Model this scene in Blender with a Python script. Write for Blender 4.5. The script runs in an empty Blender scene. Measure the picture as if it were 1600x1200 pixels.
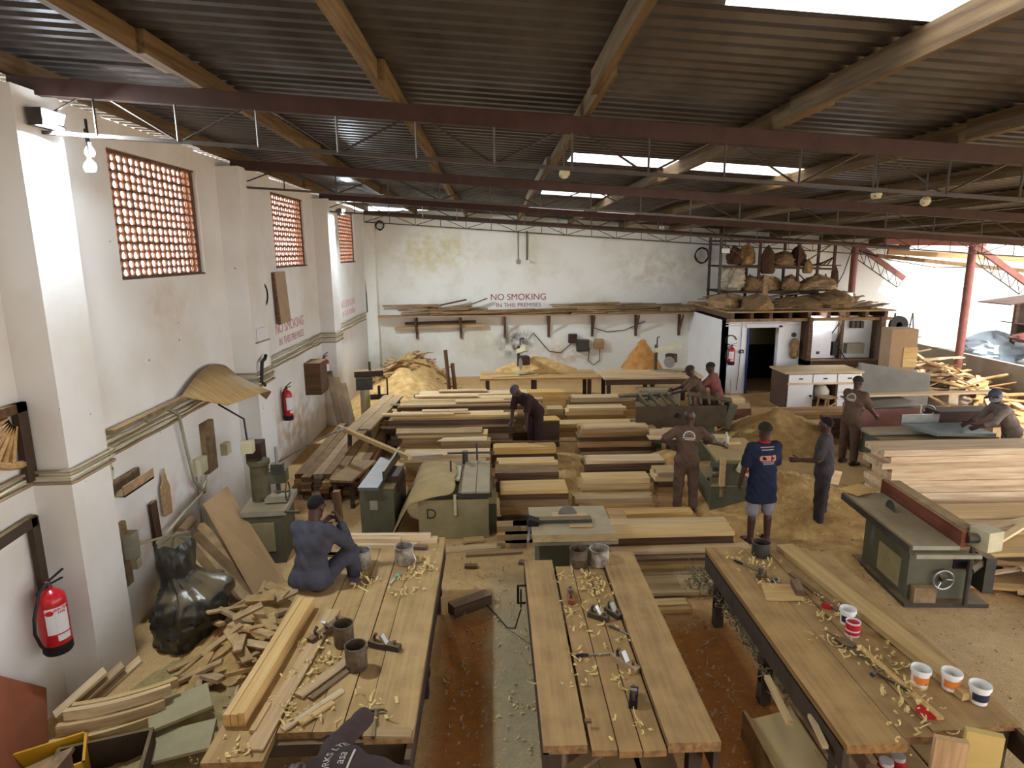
import bpy, bmesh, math, random
import numpy as np
from mathutils import Vector, Matrix, Euler
from mathutils.bvhtree import BVHTree
S = bpy.context.scene
COL = S.collection
PI = math.pi
random.seed(7)

# ------------------------------------------------------------------ camera
cam_d = bpy.data.cameras.new('camera')
cam = bpy.data.objects.new('camera', cam_d); COL.objects.link(cam)
cam_d.sensor_width = 36.0
cam_d.lens = 36.0 * 1010 / 1600
cam_d.clip_start = 0.05; cam_d.clip_end = 400
_p, _y, _r = .2025, .0273, -.0102
_F = Vector((math.sin(_y)*math.cos(_p), math.cos(_y)*math.cos(_p), -math.sin(_p)))
_R0 = Vector((math.cos(_y), -math.sin(_y), 0)); _U0 = _R0.cross(_F)
_R = _R0*math.cos(_r) + _U0*math.sin(_r); _U = -_R0*math.sin(_r) + _U0*math.cos(_r)
cam.matrix_world = Matrix(((_R.x, _U.x, -_F.x, 0), (_R.y, _U.y, -_F.y, 0), (_R.z, _U.z, -_F.z, 4.25), (0, 0, 0, 1)))
S.camera = cam

# ------------------------------------------------------------------ sky, sun, exposure
w = bpy.data.worlds.new('sky'); S.world = w; w.use_nodes = True
bg = w.node_tree.nodes['Background']
bg.inputs[0].default_value = (0.95, 0.965, 1.0, 1); bg.inputs[1].default_value = 3.0
sun_d = bpy.data.lights.new('sun', 'SUN'); sun_d.energy = 4.5; sun_d.angle = 0.02; sun_d.color = (1, .96, .88)
sun = bpy.data.objects.new('sun', sun_d); COL.objects.link(sun)
sun.rotation_euler = Vector((-.3, .5, -.81)).to_track_quat('-Z', 'Y').to_euler()
S.view_settings.view_transform = 'Standard'
S.view_settings.look = 'None'
S.view_settings.gamma = 1.0
S.view_settings.exposure = 0.72
S.view_settings.use_curve_mapping = False
S.cycles.use_denoising = True
S.cycles.max_bounces = 10; S.cycles.diffuse_bounces = 6
S.cycles.sample_clamp_indirect = 8

# ------------------------------------------------------------------ materials
MATS = {}
def mat(name, col, rough=.7, metal=0., noise=.0, nscale=8., col2=None, bump=0., stretch=None, rand=0., coord='Object', detail=6., spec=.3, thr=None, dust=0.):
    if name in MATS: return MATS[name]
    m = bpy.data.materials.new(name); MATS[name] = m; m.use_nodes = True
    nt = m.node_tree; N = nt.nodes; L = nt.links
    b = N['Principled BSDF']
    b.inputs['Roughness'].default_value = rough; b.inputs['Metallic'].default_value = metal
    b.inputs['Specular IOR Level'].default_value = spec
    c1 = (*col, 1)
    if col2 is None: col2 = tuple(c*(1-noise) for c in col)
    c2 = (*col2, 1)
    tc = N.new('ShaderNodeTexCoord'); mp = N.new('ShaderNodeMapping')
    L.new(tc.outputs[coord], mp.inputs[0])
    if stretch: mp.inputs['Scale'].default_value = stretch
    tx = N.new('ShaderNodeTexNoise'); tx.inputs['Scale'].default_value = nscale; tx.inputs['Detail'].default_value = detail
    tx.inputs['Roughness'].default_value = .6
    L.new(mp.outputs[0], tx.inputs[0])
    rp = N.new('ShaderNodeValToRGB'); lo, hi = thr or (.32, .68)
    rp.color_ramp.elements[0].position = lo; rp.color_ramp.elements[1].position = hi
    rp.color_ramp.elements[0].color = c1; rp.color_ramp.elements[1].color = c2
    L.new(tx.outputs[0], rp.inputs[0])
    out = rp.outputs[0]
    if rand:
        oi = N.new('ShaderNodeObjectInfo'); mr = N.new('ShaderNodeMapRange')
        mr.inputs[3].default_value = 1-rand; mr.inputs[4].default_value = 1+rand*.7
        L.new(oi.outputs['Random'], mr.inputs[0])
        hs = N.new('ShaderNodeHueSaturation'); L.new(mr.outputs[0], hs.inputs['Value'])
        # a second, unrelated random for saturation
        mm = N.new('ShaderNodeMath'); mm.operation = 'MULTIPLY'; mm.inputs[1].default_value = 7.31
        fr = N.new('ShaderNodeMath'); fr.operation = 'FRACT'
        L.new(oi.outputs['Random'], mm.inputs[0]); L.new(mm.outputs[0], fr.inputs[0])
        mr2 = N.new('ShaderNodeMapRange'); mr2.inputs[3].default_value = 1-rand*.6; mr2.inputs[4].default_value = 1+rand*.3
        L.new(fr.outputs[0], mr2.inputs[0]); L.new(mr2.outputs[0], hs.inputs['Saturation'])
        L.new(out, hs.inputs['Color']); out = hs.outputs[0]
        va = N.new('ShaderNodeVectorMath'); va.operation = 'ADD'
        cb = N.new('ShaderNodeCombineXYZ'); ml = N.new('ShaderNodeMath'); ml.operation = 'MULTIPLY'; ml.inputs[1].default_value = 40
        L.new(oi.outputs['Random'], ml.inputs[0]); L.new(ml.outputs[0], cb.inputs[0]); L.new(ml.outputs[0], cb.inputs[2])
        L.new(mp.outputs[0], va.inputs[0]); L.new(cb.outputs[0], va.inputs[1]); L.new(va.outputs[0], tx.inputs[0])
    if dust:
        ge = N.new('ShaderNodeNewGeometry'); sx = N.new('ShaderNodeSeparateXYZ'); L.new(ge.outputs['Normal'], sx.inputs[0])
        m1 = N.new('ShaderNodeMapRange'); m1.inputs[1].default_value = .35; m1.inputs[2].default_value = .95; m1.inputs[3].default_value = .06*dust; m1.inputs[4].default_value = dust
        L.new(sx.outputs[2], m1.inputs[0])
        n3 = N.new('ShaderNodeTexNoise'); n3.inputs['Scale'].default_value = 3.5; n3.inputs['Detail'].default_value = 8; L.new(tc.outputs['Object'], n3.inputs[0])
        m2 = N.new('ShaderNodeMapRange'); m2.inputs[1].default_value = .3; m2.inputs[2].default_value = .65; m2.inputs[3].default_value = .45; m2.inputs[4].default_value = 1.1; L.new(n3.outputs[0], m2.inputs[0])
        mu = N.new('ShaderNodeMath'); mu.operation = 'MULTIPLY'; mu.use_clamp = True; L.new(m1.outputs[0], mu.inputs[0]); L.new(m2.outputs[0], mu.inputs[1])
        mi = N.new('ShaderNodeMix'); mi.data_type = 'RGBA'; L.new(mu.outputs[0], mi.inputs[0]); L.new(out, mi.inputs[6]); mi.inputs[7].default_value = (*srgb(204, 168, 112), 1); out = mi.outputs[2]
    L.new(out, b.inputs['Base Color'])
    if bump:
        bp = N.new('ShaderNodeBump'); bp.inputs['Strength'].default_value = bump; bp.inputs['Distance'].default_value = .02
        L.new(tx.outputs[0], bp.inputs['Height']); L.new(bp.outputs[0], b.inputs['Normal'])
    return m
def srgb(r, g, b):
    f = lambda c: (c/255/12.92) if c/255 <= .04045 else ((c/255+.055)/1.055)**2.4
    return (f(r), f(g), f(b))
def wood(name, rgb, rgb2, axis=0, rand=.22, rough=.8, fine=14., dust=.4):
    st = [fine, fine, fine]; st[axis] = .7
    return mat(name, srgb(*rgb), rough, 0, 0, 1.6, srgb(*rgb2), .12, tuple(st), rand, 'Object', 5., .2, None, dust)
def emis(name, col, s):
    m = bpy.data.materials.new(name); m.use_nodes = True; MATS[name] = m
    b = m.node_tree.nodes['Principled BSDF']
    b.inputs['Base Color'].default_value = (*col, 1)
    b.inputs['Emission Color'].default_value = (*col, 1); b.inputs['Emission Strength'].default_value = s
    return m

# ------------------------------------------------------------------ mesh builder
class MB:
    def __init__(s): s.v = []; s.f = []; s.sm = False
    def add(s, vs, fs):
        o = len(s.v); s.v += [tuple(v) for v in vs]; s.f += [tuple(i+o for i in f) for f in fs]; return s
    def box(s, c, d, rot=None):
        hx, hy, hz = d[0]/2, d[1]/2, d[2]/2
        vs = [Vector((sx*hx, sy*hy, sz*hz)) for sx in (-1, 1) for sy in (-1, 1) for sz in (-1, 1)]
        if rot is not None:
            R = Euler(rot).to_matrix() if not isinstance(rot, Matrix) else rot
            vs = [R @ v for v in vs]
        c = Vector(c)
        return s.add([v+c for v in vs], [(0, 1, 3, 2), (4, 6, 7, 5), (0, 4, 5, 1), (2, 3, 7, 6), (0, 2, 6, 4), (1, 5, 7, 3)])
    def b2(s, a, b):
        return s.box([(a[i]+b[i])/2 for i in range(3)], [abs(b[i]-a[i]) for i in range(3)])
    def bar(s, p, q, wd, h, up=(0, 0, 1)):
        p, q = Vector(p), Vector(q); d = q-p; L = d.length; d = d/L
        u = Vector(up); r = d.cross(u)
        if r.length < 1e-4: r = d.cross(Vector((0, 1, 0)))
        r.normalize(); u = r.cross(d)
        R = Matrix((d, -r, u)).transposed()
        return s.box((p+q)/2, (L, wd, h), R)
    def tube(s, pts, r, n=8, cap=True):
        pts = [Vector(p) for p in pts]; rs = r if isinstance(r, (list, tuple)) else [r]*len(pts)
        o = len(s.v); prev = None
        for i, p in enumerate(pts):
            t = (pts[min(i+1, len(pts)-1)]-pts[max(i-1, 0)]).normalized()
            if prev is None:
                a = Vector((0, 0, 1)) if abs(t.z) < .9 else Vector((1, 0, 0)); u = t.cross(a).normalized()
            else:
                u = (prev - t*prev.dot(t))
                u = u.normalized() if u.length > 1e-6 else t.orthogonal().normalized()
            prev = u; v = t.cross(u)
            for k in range(n):
                a = 2*PI*k/n; s.v.append(tuple(p+(u*math.cos(a)+v*math.sin(a))*rs[i]))
        for i in range(len(pts)-1):
            for k in range(n):
                k2 = (k+1) % n; a = o+i*n
                s.f.append((a+k, a+k2, a+n+k2, a+n+k))
        if cap:
            s.f.append(tuple(o+k for k in range(n))[::-1]); e = o+(len(pts)-1)*n; s.f.append(tuple(e+k for k in range(n)))
        return s
    def lathe(s, prof, c=(0, 0, 0), n=16, M=None):
        o = len(s.v); c = Vector(c)
        for (r, z) in prof:
            for k in range(n):
                a = 2*PI*k/n; v = Vector((r*math.cos(a), r*math.sin(a), z))
                if M is not None: v = M @ v
                s.v.append(tuple(v+c))
        for i in range(len(prof)-1):
            for k in range(n):
                k2 = (k+1) % n; a = o+i*n
                s.f.append((a+k, a+k2, a+n+k2, a+n+k))
        s.f.append(tuple(o+k for k in range(n))[::-1]); e = o+(len(prof)-1)*n; s.f.append(tuple(e+k for k in range(n)))
        return s
    def prism(s, poly, h, M=None, c=(0, 0, 0)):
        n = len(poly); c = Vector(c)
        vs = [Vector((x, y, 0)) for x, y in poly]+[Vector((x, y, h)) for x, y in poly]
        if M is not None: vs = [M @ v for v in vs]
        return s.add([v+c for v in vs], [tuple(range(n))[::-1], tuple(range(n, 2*n))]+[(i, (i+1) % n, n+(i+1) % n, n+i) for i in range(n)])
    def mesh(s, name, m, smooth=None):
        me = bpy.data.meshes.new(name); me.from_pydata(s.v, [], s.f); me.update()
        if m is not None: me.materials.append(m)
        sm = s.sm if smooth is None else smooth
        if sm:
            me.polygons.foreach_set('use_smooth', [True]*len(me.polygons))
            try: me.set_sharp_from_angle(angle=.7)
            except Exception: pass
        return me
    def build(s, name, m, parent=None, smooth=None):
        return link(name, s.mesh(name, m, smooth), parent)
def link(name, me, parent=None, loc=None, rot=None):
    o = bpy.data.objects.new(name, me); COL.objects.link(o)
    if parent is not None: o.parent = parent
    if loc is not None: o.location = loc
    if rot is not None: o.rotation_euler = rot
    return o
def tag(o, label, cat, group=None, kind=None):
    o['label'] = label; o['category'] = cat
    if group: o['group'] = group
    if kind: o['kind'] = kind
    return o
def thing(name, label, cat, loc=(0, 0, 0), rz=0, group=None):
    o = bpy.data.objects.new(name, None); COL.objects.link(o); o.empty_display_size = .1
    o.location = loc; o.rotation_euler = (0, 0, rz)
    return tag(o, label, cat, group)
def struct(o): o['kind'] = 'structure'; return o
def copy_tree(o, parent=None):
    c = o.copy(); COL.objects.link(c)
    if parent is not None: c.parent = parent
    for ch in list(o.children): copy_tree(ch, c)
    return c
def rotm(rx=0, ry=0, rz=0): return Euler((rx, ry, rz)).to_matrix()
def zc(x, y): return 5.72-.072*(x+3.6)-.0115*(y-6)
def text(s_, size, m, parent, loc, rot, ext=.002, name='lettering', align='CENTER', sx=1.):
    c = bpy.data.curves.new(name, 'FONT'); c.body = s_; c.size = size; c.align_x = align; c.align_y = 'CENTER'; c.extrude = ext
    o = bpy.data.objects.new('tmp', c); COL.objects.link(o); bpy.context.view_layer.update()
    me = bpy.data.meshes.new_from_object(o.evaluated_get(bpy.context.evaluated_depsgraph_get())); bpy.data.objects.remove(o); bpy.data.curves.remove(c)
    me.name = name; me.materials.clear(); me.materials.append(m); o = bpy.data.objects.new(name, me); COL.objects.link(o); o['kind'] = 'stuff'
    o.parent = parent; o.location = loc; o.rotation_euler = rot; o.scale = (sx, 1, 1)
    return o

# ================================================================== MATERIALS
M_wallL = mat('limewashed_plaster', srgb(226, 224, 220), .9, 0, 0, .8, srgb(206, 196, 182), .25, None, 0, 'Object', 10., .1, (.42, .85))
M_wallB = mat('old_white_plaster', srgb(228, 226, 217), .9, 0, 0, .45, srgb(190, 178, 148), .15, None, 0, 'Object', 8., .1, (.5, .8))
def stain(m, spots, chips=0.):
    """soot and damp marks with a place of their own on the plaster, plus small knocks"""
    nt = m.node_tree; N = nt.nodes; L = nt.links; b = N['Principled BSDF']; src = b.inputs['Base Color'].links[0].from_socket
    tc = N.new('ShaderNodeTexCoord'); nz_ = N.new('ShaderNodeTexNoise'); nz_.inputs['Scale'].default_value = 4.; nz_.inputs['Detail'].default_value = 8; L.new(tc.outputs['Object'], nz_.inputs[0])
    for (c, r, col, amt) in spots:
        mp = N.new('ShaderNodeVectorMath'); mp.operation = 'SUBTRACT'; mp.inputs[1].default_value = c; L.new(tc.outputs['Object'], mp.inputs[0])
        sc_ = N.new('ShaderNodeVectorMath'); sc_.operation = 'DIVIDE'; sc_.inputs[1].default_value = r; L.new(mp.outputs[0], sc_.inputs[0])
        ln = N.new('ShaderNodeVectorMath'); ln.operation = 'LENGTH'; L.new(sc_.outputs[0], ln.inputs[0])
        mr = N.new('ShaderNodeMapRange'); mr.interpolation_type = 'SMOOTHSTEP'; mr.inputs[1].default_value = 1.; mr.inputs[2].default_value = .2; L.new(ln.outputs['Value'], mr.inputs[0])
        ml = N.new('ShaderNodeMath'); ml.operation = 'MULTIPLY'; L.new(mr.outputs[0], ml.inputs[0])
        nr = N.new('ShaderNodeMapRange'); nr.inputs[1].default_value = .38; nr.inputs[2].default_value = .62; nr.inputs[4].default_value = amt; L.new(nz_.outputs[0], nr.inputs[0]); L.new(nr.outputs[0], ml.inputs[1])
        mx_ = N.new('ShaderNodeMix'); mx_.data_type = 'RGBA'; L.new(ml.outputs[0], mx_.inputs[0]); L.new(src, mx_.inputs[6]); mx_.inputs[7].default_value = (*srgb(*col), 1); src = mx_.outputs[2]
    if chips:
        vo = N.new('ShaderNodeTexVoronoi'); vo.inputs['Scale'].default_value = chips; L.new(tc.outputs['Object'], vo.inputs[0])
        ad = N.new('ShaderNodeMath'); ad.operation = 'MULTIPLY_ADD'; ad.inputs[1].default_value = .12; L.new(nz_.outputs[0], ad.inputs[0]); L.new(vo.outputs['Distance'], ad.inputs[2])
        mr = N.new('ShaderNodeMapRange'); mr.inputs[1].default_value = .085; mr.inputs[2].default_value = .1; mr.inputs[3].default_value = .8; mr.inputs[4].default_value = 0; L.new(ad.outputs[0], mr.inputs[0])
        mx_ = N.new('ShaderNodeMix'); mx_.data_type = 'RGBA'; L.new(mr.outputs[0], mx_.inputs[0]); L.new(src, mx_.inputs[6]); mx_.inputs[7].default_value = (*srgb(120, 96, 80), 1); src = mx_.outputs[2]
    L.new(src, b.inputs['Base Color'])
stain(M_wallB, [((.75, 22.1, 1.15), (.95, 9, .75), (70, 62, 54), .85), ((-1.9, 22.1, 4.3), (2.2, 9, 1.1), (206, 196, 150), .8), ((5.6, 22.1, 3.6), (2.4, 9, 1.2), (196, 186, 164), .6), ((2.6, 22.1, .8), (1.6, 9, .6), (190, 160, 110), .7)])
stain(M_wallL, [((-4.23, 8.2, .9), (9, 2.2, .8), (200, 170, 150), .6), ((-4.23, 13.4, .7), (9, 2.4, .9), (190, 160, 128), .8), ((-4.23, 8.6, 3.6), (9, .9, .5), (206, 190, 168), .6)], 2.6)
M_white = mat('white_plaster', srgb(240, 240, 240), .85, 0, .06, 1.5, None, .1)
M_grey = mat('cement_render', srgb(150, 148, 142), .9, 0, .2, 2.5, None, .2)
M_terra = mat('terracotta', srgb(196, 142, 114), .85, 0, .25, 12, None, .1, None, .12)
M_zinc = mat('galvanised_sheet', srgb(94, 92, 92), .42, .55, 0, 1.3, srgb(54, 47, 42), .05, (1, .35, 1))
M_rust = mat('red_oxide_steel', srgb(74, 50, 41), .65, .1, .35, 5, None, .1)
M_rod = mat('steel_rod', srgb(84, 74, 66), .55, .4, .3, 6)
M_red = mat('red_painted_steel', srgb(140, 90, 82), .55, .1, .3, 6)
M_pur = wood('purlin_timber', (128, 106, 74), (86, 66, 46), 1, .2, dust=0)
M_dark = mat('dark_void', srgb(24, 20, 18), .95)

# ================================================================== THE SETTING
# ---- floor: a grid carrying two masks, sawdust and damp orange dust
def vnoise(x, y, s, seed=0):
    r = np.random.RandomState(seed).rand(64, 64)
    X, Y = x*s, y*s; i = np.floor(X).astype(int); j = np.floor(Y).astype(int); fx, fy = X-i, Y-j
    fx = fx*fx*(3-2*fx); fy = fy*fy*(3-2*fy); a = lambda p, q: r[(i+p) % 64, (j+q) % 64]
    return (a(0, 0)*(1-fx)+a(1, 0)*fx)*(1-fy)+(a(0, 1)*(1-fx)+a(1, 1)*fx)*fy
def sstep(a, b, x): t = np.clip((x-a)/(b-a), 0, 1); return t*t*(3-2*t)
gx = np.arange(-4.3, 22.01, .1); gy = np.arange(-2.6, 22.31, .1)
GX, GY = np.meshgrid(gx, gy); nz = vnoise(GX, GY, 1.1, 1)*.5+vnoise(GX, GY, 3.1, 2)*.3+vnoise(GX, GY, 8.3, 3)*.2
jx = GX+(nz-.5)*.12
# concrete runway between the benches
conc = sstep(-.16, -.08, jx)*(1-sstep(.5, .62, jx))*(1-sstep(6.6, 9, GY))
conc = np.maximum(conc, .45*sstep(3.2, 4.2, GX+(nz-.5)*2)*(1-sstep(7.0, 8.2, GX))*(1-sstep(6.2, 7.6, GY+(nz-.5)*1.2)))
dust = np.clip(1-conc*(.55+.6*nz), 0, 1)
org = (sstep(-.75, -.55, jx)*(1-sstep(-.16, -.08, jx))*(1-sstep(6.7, 7.4, GY)) + sstep(1.4, 1.7, jx)*(1-sstep(2.6, 2.9, jx))*(1-sstep(6.4, 7.2, GY)))
org = np.clip(org+.4*np.exp(-((GX-3.4)/1.2)**2-((GY-9.6)/1.4)**2)+.5*sstep(.52, .8, nz)*(GY > 7), 0, 1)
fb = MB(); nxg, nyg = len(gx), len(gy)
Zf = (nz-.5)*.012*dust
fb.v = [tuple(t) for t in np.stack([GX.ravel(), GY.ravel(), Zf.ravel()], 1)]
fb.f = [(j*nxg+i, j*nxg+i+1, (j+1)*nxg+i+1, (j+1)*nxg+i) for j in range(nyg-1) for i in range(nxg-1)]
def floor_mat():
    m = bpy.data.materials.new('dusty_concrete'); m.use_nodes = True; nt = m.node_tree; N = nt.nodes; L = nt.links; b = N['Principled BSDF']
    b.inputs['Roughness'].default_value = .92; b.inputs['Specular IOR Level'].default_value = .15
    at = N.new('ShaderNodeVertexColor'); at.layer_name = 'dust'; sp = N.new('ShaderNodeSeparateColor'); L.new(at.outputs[0], sp.inputs[0])
    tc = N.new('ShaderNodeTexCoord')
    n1 = N.new('ShaderNodeTexNoise'); n1.inputs['Scale'].default_value = 9; n1.inputs['Detail'].default_value = 8; L.new(tc.outputs['Object'], n1.inputs[0])
    n2 = N.new('ShaderNodeTexNoise'); n2.inputs['Scale'].default_value = 60; n2.inputs['Detail'].default_value = 4; L.new(tc.outputs['Object'], n2.inputs[0])
    def mix(f, a, c):
        x = N.new('ShaderNodeMix'); x.data_type = 'RGBA'
        if isinstance(f, float): x.inputs[0].default_value = f
        else: L.new(f, x.inputs[0])
        for k, q in ((6, a), (7, c)):
            if isinstance(q, tuple): x.inputs[k].default_value = (*q, 1)
            else: L.new(q, x.inputs[k])
        return x.outputs[2]
    con = mix(n1.outputs[0], srgb(184, 170, 136), srgb(152, 138, 106))
    saw = mix(n1.outputs[0], srgb(224, 188, 134), srgb(190, 148, 96))
    og = mix(n1.outputs[0], srgb(196, 130, 66), srgb(150, 96, 50))
    fine = N.new('ShaderNodeMapRange'); L.new(n2.outputs[0], fine.inputs[0]); fine.inputs[1].default_value = .3; fine.inputs[2].default_value = .7; fine.inputs[3].default_value = .8; fine.inputs[4].default_value = 1.15
    c = mix(sp.outputs[1], mix(sp.outputs[0], con, saw), og)
    hs = N.new('ShaderNodeHueSaturation'); L.new(c, hs.inputs['Color']); L.new(fine.outputs[0], hs.inputs['Value'])
    L.new(hs.outputs[0], b.inputs['Base Color'])
    bp = N.new('ShaderNodeBump'); bp.inputs['Strength'].default_value = .5; bp.inputs['Distance'].default_value = .02
    L.new(n2.outputs[0], bp.inputs['Height']); L.new(bp.outputs[0], b.inputs['Normal'])
    return m
fl = fb.build('floor', floor_mat()); struct(fl)
ca = fl.data.color_attributes.new('dust', 'FLOAT_COLOR', 'POINT')
ca.data.foreach_set('color', np.stack([dust.ravel(), org.ravel(), 0*org.ravel(), 0*org.ravel()+1], 1).ravel())
g_ = MB().b2((-30, -30, -.35), (40, 45, -.12)).build('ground', mat('pale_earth', srgb(190, 172, 150), .95, 0, .2, 1)); struct(g_)
struct(MB().b2((-4.5, -2.7, -.13), (22, 22.4, -.03)).build('floor_slab', M_grey))

# ---- left wall with three pierced openings, piers in front
WX = -4.23; WIN = [(7.6, 9.8), (12.95, 15.15), (18.4, 20.5)]; WZ0, WZ1 = 3.97, 5.42; WT = 5.74
b = MB(); ys = [-2.6]+[t for p in WIN for t in p]+[22.3]
for i in range(0, len(ys), 2): b.b2((WX-.22, ys[i], -.1), (WX, ys[i+1], WT-.012*(max(ys[i], 6)-6)))
for y0, y1 in WIN: b.b2((WX-.22, y0, -.1), (WX, y1, WZ0)); b.b2((WX-.22, y0, WZ1), (WX, y1, WT-.012*(y0-6)))
wall_left = struct(b.build('wall_left', M_wallL))
for k, (y0, y1) in enumerate([(5.72, 6.32), (10.48, 11.2), (15.85, 16.5)]):
    p = struct(MB().b2((WX-.02, y0, -.05), (-3.88, y1, 5.7-.012*y0)).build('trim_%d' % (k+1), M_wallL)); p['label'] = 'white plastered pier on the left wall'
p = struct(MB().b2((WX-.02, 21.7, -.05), (-3.86, 22.2, 5.55)).build('trim_4', M_wallB))
# pierced clay blocks, two egg-shaped holes each
def pierced_block(wd, h, t):
    me = MB(); nb = 14
    # a plate made of cells, each cell a rectangle with an oval hole, staggered
    def cell(cx, cz, cw, ch, rx, rz, pear):
        ang = [2*PI*k/nb for k in range(nb)]
        inner = []; outer = []
        for a in ang:
            ca_, sa_ = math.cos(a), math.sin(a); sq = 1-.28*pear*sa_*(-1)
            inner.append((cx+rx*ca_*(1+.22*pear*sa_), cz+rz*sa_))
            k_ = 1/max(abs(ca_), abs(sa_)); outer.append((cx+cw/2*max(-1, min(1, ca_*k_)), cz+ch/2*max(-1, min(1, sa_*k_))))
        vs = []
        for y in (0, t):
            vs += [(y, x, z) for x, z in inner]+[(y, x, z) for x, z in outer]
        fs = []
        for k in range(nb):
            j = (k+1) % nb
            fs += [(k, j, nb+j, nb+k), (2*nb+j, 2*nb+k, 3*nb+k, 3*nb+j), (j, k, 2*nb+k, 2*nb+j)]
        me.add(vs, fs)
    hw = wd/2; hh = h/2
    cell(-hw/2, hh/2, hw, hh, hw*.41, hh*.47, 1); cell(hw/2, hh/2, hw, hh, hw*.34, hh*.36, -1)
    cell(-hw/2, -hh/2, hw, hh, hw*.34, hh*.36, 1); cell(hw/2, -hh/2, hw, hh, hw*.41, hh*.47, -1)
    return me
for k, (y0, y1) in enumerate(WIN):
    nr = 7; nc = 8; bw = (y1-y0-.1)/nc; bh = (WZ1-WZ0-.05)/nr
    wn = struct(bpy.data.objects.new('window_%d' % (k+1), None)); COL.objects.link(wn); wn.location = (WX-.1, y0, WZ0)
    me = pierced_block(bw-.008, bh-.012, .02).mesh('pierced_block', M_terra)
    for r_ in range(nr):
        for c_ in range(nc):
            link('pierced_block', me, wn, (.0, .05+bw*(c_+.5), .025+bh*(r_+.5)))
    fr = MB(); H_ = WZ1-WZ0; L_ = y1-y0
    for r_ in range(nr+1): fr.b2((-.005, 0, .025+bh*r_-.006), (.028, L_, .025+bh*r_+.006))
    fr.b2((-.08, 0, 0), (.09, L_, .022)); fr.b2((-.08, 0, H_-.025), (.06, L_, H_)); fr.b2((-.08, 0, 0), (.04, .05, H_)); fr.b2((-.08, L_-.05, 0), (.04, L_, H_))
    fr.build('mortar_frame', mat('sooty_mortar', srgb(110, 84, 70), .95, 0, .4, 6), wn)

struct(MB().b2((-4.4, -2.75, -.1), (3.5, -2.55, 5.4)).build('wall_front_light_block', M_wallL))  # unseen wall added behind the camera to cut frontal sky light
# ---- back wall
wall_back = struct(MB().b2((-4.4, 22.1, -.1), (26, 22.35, 5.6)).build('wall_back', M_wallB))
M_sten = mat('red_stencil_paint', srgb(150, 62, 74), .8, 0, .25, 30)
for (s_, x, z, h) in [('NO SMOKING', .85, 2.72, .3), ('IN THIS PREMISES', .85, 2.45, .2)]:
    text(s_, h, M_sten, wall_back, (x, 22.094, z), (PI/2, 0, 0), .001)
M_sten2 = mat('faded_red_stencil', srgb(214, 170, 172), .8, 0, .1, 30)
for (s_, x, z, h) in [('NO SMOKING', 16.25, 3.12, .34), ('IN THIS PREMISES', 16.2, 2.78, .24)]:
    text(s_, h, M_sten2, wall_back, (x, 22.094, z), (PI/2, 0, 0), .001)
for (y, z, h) in [(13.55, 2.8, .3), (13.6, 2.53, .22), (19.1, 2.82, .3), (19.1, 2.55, .22)]:
    text('NO SMOKING' if h > .25 else 'IN THIS PREMISES', h, M_sten2 if y > 16 else mat('rubbed_red_stencil', srgb(206, 150, 150), .8, 0, .2, 20), wall_left, (WX+.004, y, z), (PI/2, 0, PI/2), .001)

# ---- roof: corrugated sheets on timber purlins on light steel trusses
RX0, RX1 = -4.9, 13.9
SKY = [(1.3, 2.75, 2.85, 3.85), (1.1, 4.35, 8.95, 9.8), (1.05, 2.4, 13.75, 14.55), (1.0, 3.95, 17.55, 18.35)]
prof = [(0, 0), (.07, 0), (.1, .034), (.165, .034)]; per = .19
def strips(mb, x0, x1, ya, yb):
    z = lambda x, y: zc(x, y)+.175
    y = ya
    while y < yb-1e-6:
        pts = [(y+a, h) for a, h in prof]+[(y+per, 0)]
        vs = [(x, py, z(x, py)+h) for x in (x0, x1) for py, h in pts]
        n = len(pts); mb.add(vs, [(i, i+1, n+i+1, n+i) for i in range(n-1)]); y += per
YA, NP = -2.4, 129
rb = MB(); sk = [MB() for _ in SKY]
for k in range(NP):
    y = YA+k*per; cut = [(s_, i) for i, s_ in enumerate(SKY) if s_[2] <= y+per/2 <= s_[3]]
    if cut:
        s_, i = cut[0]; strips(rb, RX0, s_[0], y, y+per); strips(sk[i], s_[0], s_[1], y, y+per); strips(rb, s_[1], RX1, y, y+per)
    else: strips(rb, RX0, RX1, y, y+per)
ceiling = struct(rb.build('ceiling', M_zinc))
mt = bpy.data.materials.new('translucent_sheet'); mt.use_nodes = True; N = mt.node_tree.nodes; L = mt.node_tree.links
tr = N.new('ShaderNodeBsdfTranslucent'); tr.inputs[0].default_value = (.95, .95, .92, 1); tp = N.new('ShaderNodeBsdfTransparent'); mx = N.new('ShaderNodeMixShader'); mx.inputs[0].default_value = .0
L.new(tr.outputs[0], mx.inputs[1]); L.new(tp.outputs[0], mx.inputs[2]); L.new(mx.outputs[0], N['Material Output'].inputs[0])
for k, m_ in enumerate(sk):
    o = struct(m_.build('window_%d' % (k+4), mt)); o['label'] = 'translucent roof sheet glowing with daylight'
def truss(y, x0, x1, depth, panel, name):
    t = bpy.data.objects.new(name, None); COL.objects.link(t); t.location = (0, 0, 0)
    L_ = []
    MB().bar((x0, y, zc(x0, y)-.07), (x1, y, zc(x1, y)-.07), .09, .14).build('top_chord', M_rust, t)
    o = .045
    MB().bar((x0, y, zc(x0, y)-depth), (x1, y, zc(x1, y)-depth), .05, .032).build('bottom_chord', M_rod, t)
    n = int(round((x1-x0)/panel)); xs = [x0+(x1-x0)*i/n for i in range(n+1)]
    for i, x in enumerate(xs):
        if x > 12.5 and False: break
        MB().tube([(x, y-.02, zc(x, y)-.05), (x, y-.02, zc(x, y)-depth)], .011, 5).build('web_rod', M_rod, t)
        if i < n:
            x2 = xs[i+1]; a, c = (-.06, -depth) if i % 2 else (-depth, -.06)
            MB().tube([(x, y+.015, zc(x, y)+a), (x2, y+.015, zc(x2, y)+c)], .011, 5).build('web_rod', M_rod, t)
    return t
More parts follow.
